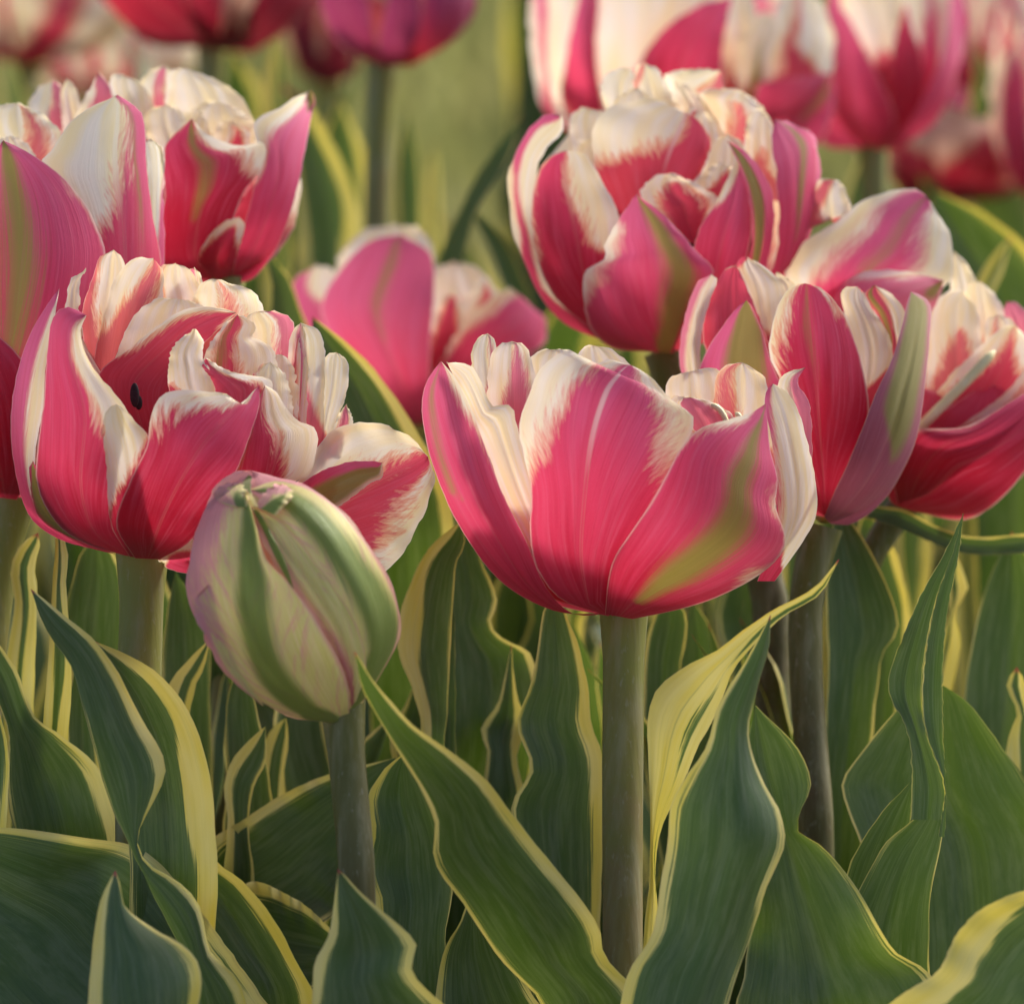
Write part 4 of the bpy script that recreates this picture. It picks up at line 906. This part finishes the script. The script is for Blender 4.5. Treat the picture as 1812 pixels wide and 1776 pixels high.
T = Plant('tulip', 'blurred purple tulip at the top left of centre on a long straight grey stem', TUL, 0.30, (662, 760))
T.stem('676,110 672,200 667,380 662,760', 46, 46)
T.leaf('500,640 530,400 555,280 600,175', '650,640 655,400 645,270 600,175', 0.36, 0.35, 0.35, seed=27)
B = Bloom(T, (0, 0), 2.0133, (1380, 235), (1410, -30, 280, 270, 900, 230), 'd', tone=1.2)
B.shell((1380, 232), -180, tone=.8)
B.p('1350,235 1200,150 1138,0 1160,-170', '1370,235 1330,120 1310,0 1160,-170', .85, 'p', tn=1.25)
B.p('1390,235 1470,150 1510,0 1590,-170', '1470,235 1630,130 1700,0 1590,-170', .8, 'p', tn=1.0)
B.p('1350,238 1350,130 1380,0 1425,-160', '1420,240 1490,120 1495,0 1425,-160', 1.0, 'p', tn=1.35)

# ---------- loose, out of focus blooms farther back
def far_bloom(label, x, y, w, h, dd, seed, pal='p', tone=.6, white=.5, stem=46, pale=False):
    T = Plant('tulip', label, TUL, dd, (x, y + h * 0.5 + 500))
    T.stem([(x, y + h * .48), (x + 2, y + h * .5 + 150), (x, y + h * .5 + 500)], stem, stem)
    rng = random.Random(seed)
    B = Bloom(T, (x, y), 1.0, (0, h * .5), (0, h * .1, w * .5, h * .42, h * 1.1, w * .42), pal, tone)
    B.shell((0, h * .5), -h * .45, 3, True)
    n = 7
    for k in range(n):
        c = w * (-.42 + .84 * ((k * 3) % n) / (n - 1))
        lay = .15 + .85 * k / n
        hw = w * rng.uniform(.16, .24)
        top = -h * (.56 - .35 * k / n * rng.uniform(.4, 1))
        lo, hi = max(-w * .49, c - hw), min(w * .49, c + hw)
        tx = (lo + hi) / 2 + rng.uniform(-.05, .05) * w
        L = [(-5, h * .5), (lo * .6, h * .4), (lo, h * .12), (lo, top * .55), (tx, top)]
        R = [(5, h * .5), (hi * .6, h * .4), (hi, h * .12), (hi, top * .55), (tx, top)]
        e = rng.uniform(-.3, .5)
        B.p(L, R, lay, [(0, -2, 2), (.15, -.6, .6), (.4, -.35 + e * .3, .35 + e * .3), (.7, -.2, .3), (1, -.2, .1)] if pale else [(0, -2, 2), (.35, -.9, .9), (.7, -white * .7 + e * .2, white * .7 + e * .2), (1, -.2, .3)], tn=tone + rng.uniform(-.25, .25), nu=11, nv=18)
    return T
far_bloom('blurred pale rose tulip in the top left corner', 50, -20, 420, 270, 0.50, 3, tone=.5, white=.75, stem=30, pale=True)
far_bloom('blurred pale pink tulip showing low between the corner bloom and the pale topped double', 190, 92, 330, 170, 0.60, 21, tone=.55, white=.9, stem=30, pale=True)
far_bloom('small blurred red tulip between the dark red and the purple one', 580, 50, 150, 200, 0.50, 5, 'd', .2, 1.5, stem=30)
far_bloom('blurred pink tulip in the top right corner', 1745, 50, 260, 230, 0.46, 7, tone=.85, white=.55, stem=28)
far_bloom('blurred pale pink tulip cut by the right edge near the top', 1850, 190, 190, 340, 0.40, 9, tone=.8, white=.95, stem=28)
far_bloom('blurred crimson tulip low at the right edge below the pale pink one', 1690, 275, 340, 170, 0.44, 10, 'd', .7, .15, stem=28)
far_bloom('blurred rose tulip behind the two upper right blooms filling the gap at the edge', 1770, 170, 280, 230, 0.56, 31, 'p', .8, .35, stem=28)

# ---------- plants in the foreground whose blooms are out of sight
LT = 'tulip plant'
T = Plant('tulip_plant', 'long diagonal wavy tulip leaf with one yellow edge at lower left', LT, -0.02, (440, 1900))
T.leaf('350,1790 330,1700 290,1620 250,1540 222,1480 195,1420 170,1340 150,1260 125,1180 80,1110 54,1042', '440,1800 428,1745 405,1715 372,1680 352,1600 310,1555 265,1530 244,1500 250,1460 276,1410 292,1370 286,1330 250,1270 215,1200 165,1130 110,1085 54,1042', -0.025, 0.0, 0.36, f=0.10, seed=31, rip=.05)
T = Plant('tulip_plant', 'broad dark tulip leaf lying across the lower left corner with a pale upper edge', LT, 0.0, (160, 1950))
T.leaf('560,1900 420,1700 330,1580 250,1502 150,1482 0,1464 -160,1480', '200,2000 60,1900 -60,1800 -150,1650 -160,1480', -0.012, 0.13, 0.05, f=-0.10, seed=32, red=0, ext=False)
T = Plant('tulip_plant', 'short pink tipped tulip leaf standing at the bottom left', LT, -0.05, (260, 1950))
T.leaf('150,1850 160,1720 168,1640 178,1590 204,1540', '340,1850 358,1732 350,1700 320,1670 270,1640 222,1605 213,1570 204,1540', -0.052, 0.28, 0.22, f=0.25, M='255,1850 240,1720 215,1640 204,1540', seed=33)
T = Plant('tulip_plant', 'pink tipped bright green tulip leaf at the bottom below the bud', LT, -0.055, (680, 1950))
T.leaf('535,1860 552,1776 556,1702 580,1660 590,1600 598,1536', '850,1860 800,1790 752,1746 729,1718 731,1692 735,1666 700,1630 640,1580 598,1536', -0.055, 0.22, 0.20, f=-0.12, seed=34)
T = Plant('tulip_plant', 'yellow rimmed tulip leaf in the bottom shade right of the bud stem', LT, -0.005, (860, 1950))
T.leaf('768,1850 780,1700 818,1620 835,1580', '990,1850 930,1740 875,1650 835,1580', -0.002, 0.15, 0.1, seed=35)
T.leaf('300,1620 368,1492 430,1450 500,1405 580,1370 700,1340', '430,1720 520,1660 600,1610 690,1460 700,1340', 0.03, 0.14, 0.0, f=-0.10, seed=36, ext=False, red=0)
T.leaf('400,1640 440,1560 520,1588 560,1618 620,1680', '420,1760 500,1760 580,1740 620,1680', 0.02, 0.25, 0.0, f=-0.10, seed=37, ext=False, red=0)
T = Plant('tulip_plant', 'tulip leaf with a very wide yellow margin in the bottom right corner', LT, -0.05, (1780, 1950))
T.leaf('1480,1860 1590,1762 1660,1716 1688,1660 1730,1612 1812,1575 1920,1565', '1720,1950 1830,1790 1900,1700 1940,1620 1920,1565', -0.05, 0.55, 0.0, f=-0.12, seed=38, ext=False, red=0)
T = Plant('tulip_plant', 'upright folded tulip leaf with a glowing green blade at the right', LT, -0.005, (1590, 1900))
T.leaf('1612,1450 1612,1330 1600,1280 1574,1230 1574,1190 1600,1120 1630,1050 1670,980 1705,908', '1668,1450 1672,1390 1640,1300 1632,1230 1640,1140 1660,1050 1686,980 1705,908', -0.008, 0.04, 0.06, f=-0.1, seed=39, ext=False)
T.leaf('1660,1480 1672,1390 1640,1300 1632,1230 1640,1140 1660,1050 1686,975 1705,908', '1672,1480 1674,1400 1669,1300 1669,1180 1677,1080 1697,980 1705,908', -0.016, 0.06, 0.04, f=-0.1, seed=40, ext=False, red=0, nu=9)
T.leaf('1430,1900 1500,1620 1530,1555 1568,1490 1620,1445 1670,1384', '1650,1900 1645,1600 1664,1500 1672,1430 1670,1384', 0.0, 0.03, 0.03, f=-0.12, seed=41, red=0)
T.leaf('1440,1800 1500,1540 1550,1450 1618,1375', '1600,1800 1600,1550 1610,1450 1618,1375', 0.006, 0.03, 0.03, f=-0.12, seed=42, red=0)
T = Plant('tulip_plant', 'broad dark red rimmed tulip leaf behind the folded leaf at the right', LT, 0.03, (1680, 1900))
T.leaf('1560,1850 1530,1520 1489,1390 1518,1340 1580,1262 1630,1222 1670,1213', '1880,1850 1890,1500 1816,1382 1752,1292 1712,1242 1670,1213', 0.03, 0.0, 0.0, f=-0.08, seed=43, red=0)
T = Plant('tulip_plant', 'dark green tulip leaves with curled yellow margins at the right edge', LT, 0.07, (1760, 1700))
T.leaf('1690,1500 1710,1200 1740,1050 1790,940', '1850,1500 1860,1200 1850,1050 1790,940', 0.08, 0.0, 0.1, seed=44)
T.leaf('1775,1400 1785,1300 1800,1260 1780,1210 1800,1180', '1850,1400 1830,1300 1820,1250 1812,1200 1800,1180', 0.05, 0.7, 0.6, seed=45)
T = Plant('tulip_plant', 'dark tulip leaves with a yellow stripe under the wide open tulip', LT, 0.05, (330, 1600))
T.leaf('270,1500 285,1250 290,1120 310,1010', '380,1500 372,1250 365,1100 310,1010', 0.05, 0.05, 0.05, seed=46, red=0)
T.leaf('280,1290 305,1200 335,1165 372,1130', '335,1290 345,1215 362,1180 372,1130', 0.03, 0.8, 0.5, seed=47, red=0)
T.leaf('380,1600 400,1400 400,1250 430,1150', '500,1600 480,1400 460,1280 430,1150', 0.04, 0.1, 0.08, seed=48, red=0)
T.leaf('440,1480 460,1340 480,1290 505,1270', '500,1480 505,1350 512,1300 505,1270', 0.05, 0.8, 0.4, seed=49, red=0)
T.leaf('395,1560 402,1450 398,1380 420,1330 470,1285', '450,1560 440,1460 450,1390 470,1350 470,1285', 0.03, 0.7, 0.2, seed=52, red=0, rip=.15)
T.leaf('120,1400 112,1260 128,1180 140,1120', '190,1420 180,1290 170,1200 140,1120', 0.03, 0.2, 0.5, seed=53, red=0, rip=.12)
T = Plant('tulip_plant', 'curled yellow rimmed tulip leaf with a reddish tip left of the central stem', LT, 0.06, (850, 1500))
T.leaf('700,1420 710,1290 760,1210 820,1185 885,1203', '860,1420 850,1320 845,1260 860,1225 885,1203', 0.06, 0.4, 0.1, seed=50)
T.leaf('690,1500 700,1380 690,1300 720,1240 735,1195', '770,1500 765,1390 780,1310 765,1250 735,1195', 0.055, 0.3, 0.5, seed=54, rip=.14)
T.leaf('850,1420 862,1330 850,1290 880,1245 905,1140', '930,1420 915,1340 930,1280 915,1230 905,1140', 0.045, 0.25, 0.5, seed=55, rip=.14)
T.leaf('820,1500 840,1340 835,1290 860,1265', '960,1500 940,1350 900,1290 860,1265', 0.07, 0.3, 0.3, seed=51, red=0)

T = Plant('tulip_plant', 'blurred yellow edged leaves beside the long grey stem of the purple tulip', LT, 0.33, (560, 800))
T.leaf('455,330 462,200 470,120 490,60', '505,330 510,220 505,130 490,60', 0.33, 1.2, 0.2, ext=True, seed=61)
T.leaf('540,620 530,420 520,300 500,150', '620,620 640,420 610,300 545,180', 0.31, 0.3, 0.6, seed=62)
T.leaf('690,560 700,400 700,280 720,190', '745,560 750,420 745,300 720,190', 0.36, 0.3, 0.2, seed=63)
T.leaf('750,560 745,420 755,320 770,250', '790,560 785,450 780,350 770,250', 0.38, 0.9, 0.6, seed=64)
T = Plant('tulip_plant', 'blurred arching yellow edged leaf right of the open nodding tulip', LT, 0.24, (1760, 900))
T.leaf('1700,640 1660,520 1640,430 1655,338', '1900,640 1850,480 1755,385 1655,338', 0.22, 0.0, 0.2, seed=65, red=0)
T.leaf('1690,620 1720,520 1750,460 1790,420', '1720,640 1750,540 1775,480 1790,420', 0.20, 0.9, 0.5, seed=66)
T.leaf('1480,420 1490,340 1520,280 1530,250', '1560,420 1570,350 1555,290 1530,250', 0.34, 0.3, 0.2, seed=67)

# ---------- more of the same tulips' foliage, deeper in the bed
GRP = 'leafy tulips deeper in the bed'
LAB = 'leafy yellow edged tulip foliage seen between the blooms and stems'
def clump(seed):
    rng = random.Random(seed)
    T = Plant('tulip_plant', LAB, LT, 0.10, (906, 1500), GRP)
    bx, by, bd = T.bpx
    n = rng.choice([4, 5, 5])
    for k in range(n):
        lean = rng.uniform(-190, 190)
        tall = rng.uniform(0.70, 1.0)
        w = rng.uniform(56, 118)
        ph, wa = rng.uniform(0, 6.28), rng.uniform(8, 34)
        tx, ty = bx + lean, by - 1870 * tall
        fs = (.10, .36, .52, .64, .74, .82, .89, .95)
        c = [(bx + lean * f ** 2.2, by - 1870 * tall * f) for f in fs] + [(tx + rng.uniform(-60, 60), ty)]
        ws = [.5, 1, 1.08, 1.0, .88, .70, .50, .26, 0]
        L = [(p[0] - w * q + wa * math.sin(ph + i * 2.1) * (q > 0), p[1]) for i, (p, q) in enumerate(zip(c, ws))]
        R = [(p[0] + w * q + wa * math.sin(ph * 1.7 + i * 2.5) * (q > 0), p[1]) for i, (p, q) in enumerate(zip(c, ws))]
        dd = bd - D
        T.leaf(L, R, dd + rng.uniform(-.02, .02), rng.uniform(.08, .32), rng.uniform(.08, .32), rng.choice([-.25, -.15, .12]), rng.uniform(.06, .14), tipdd=dd + rng.uniform(-.05, .05), ext=False, seed=seed * 9 + k, nu=9, nv=44)
    return T.e

def copy_thing(o):
    c = o.copy()
    COL.objects.link(c)
    for ch in list(o.children):
        d = ch.copy()
        COL.objects.link(d)
        d.parent = c
    return c

protos = [clump(200 + i) for i in range(6)]
rng = random.Random(77)
used = set()
rows = [(0.072, 0.044), (0.115, 0.050), (0.185, 0.066), (0.25, 0.07), (0.32, 0.075), (0.40, 0.08), (0.49, 0.09), (0.60, 0.10)]
q = 0
for yy, step in rows:
    half = 0.115 * (1.35 + yy) / 1.3
    x = -half + rng.uniform(0, step)
    while x < half:
        i = q % len(protos)
        o = protos[i] if i not in used else copy_thing(protos[i])
        used.add(i)
        o.location = (x + rng.uniform(-.012, .012), yy + rng.uniform(-.02, .02), 0)
        o.rotation_euler = (0, 0, rng.uniform(0, 6.28))
        s = rng.uniform(.86, 1.02) * (1.0 if yy < .15 else 1.0 + .75 * (yy - .15))
        o.scale = (s, s, s)
        x += step
        q += 1
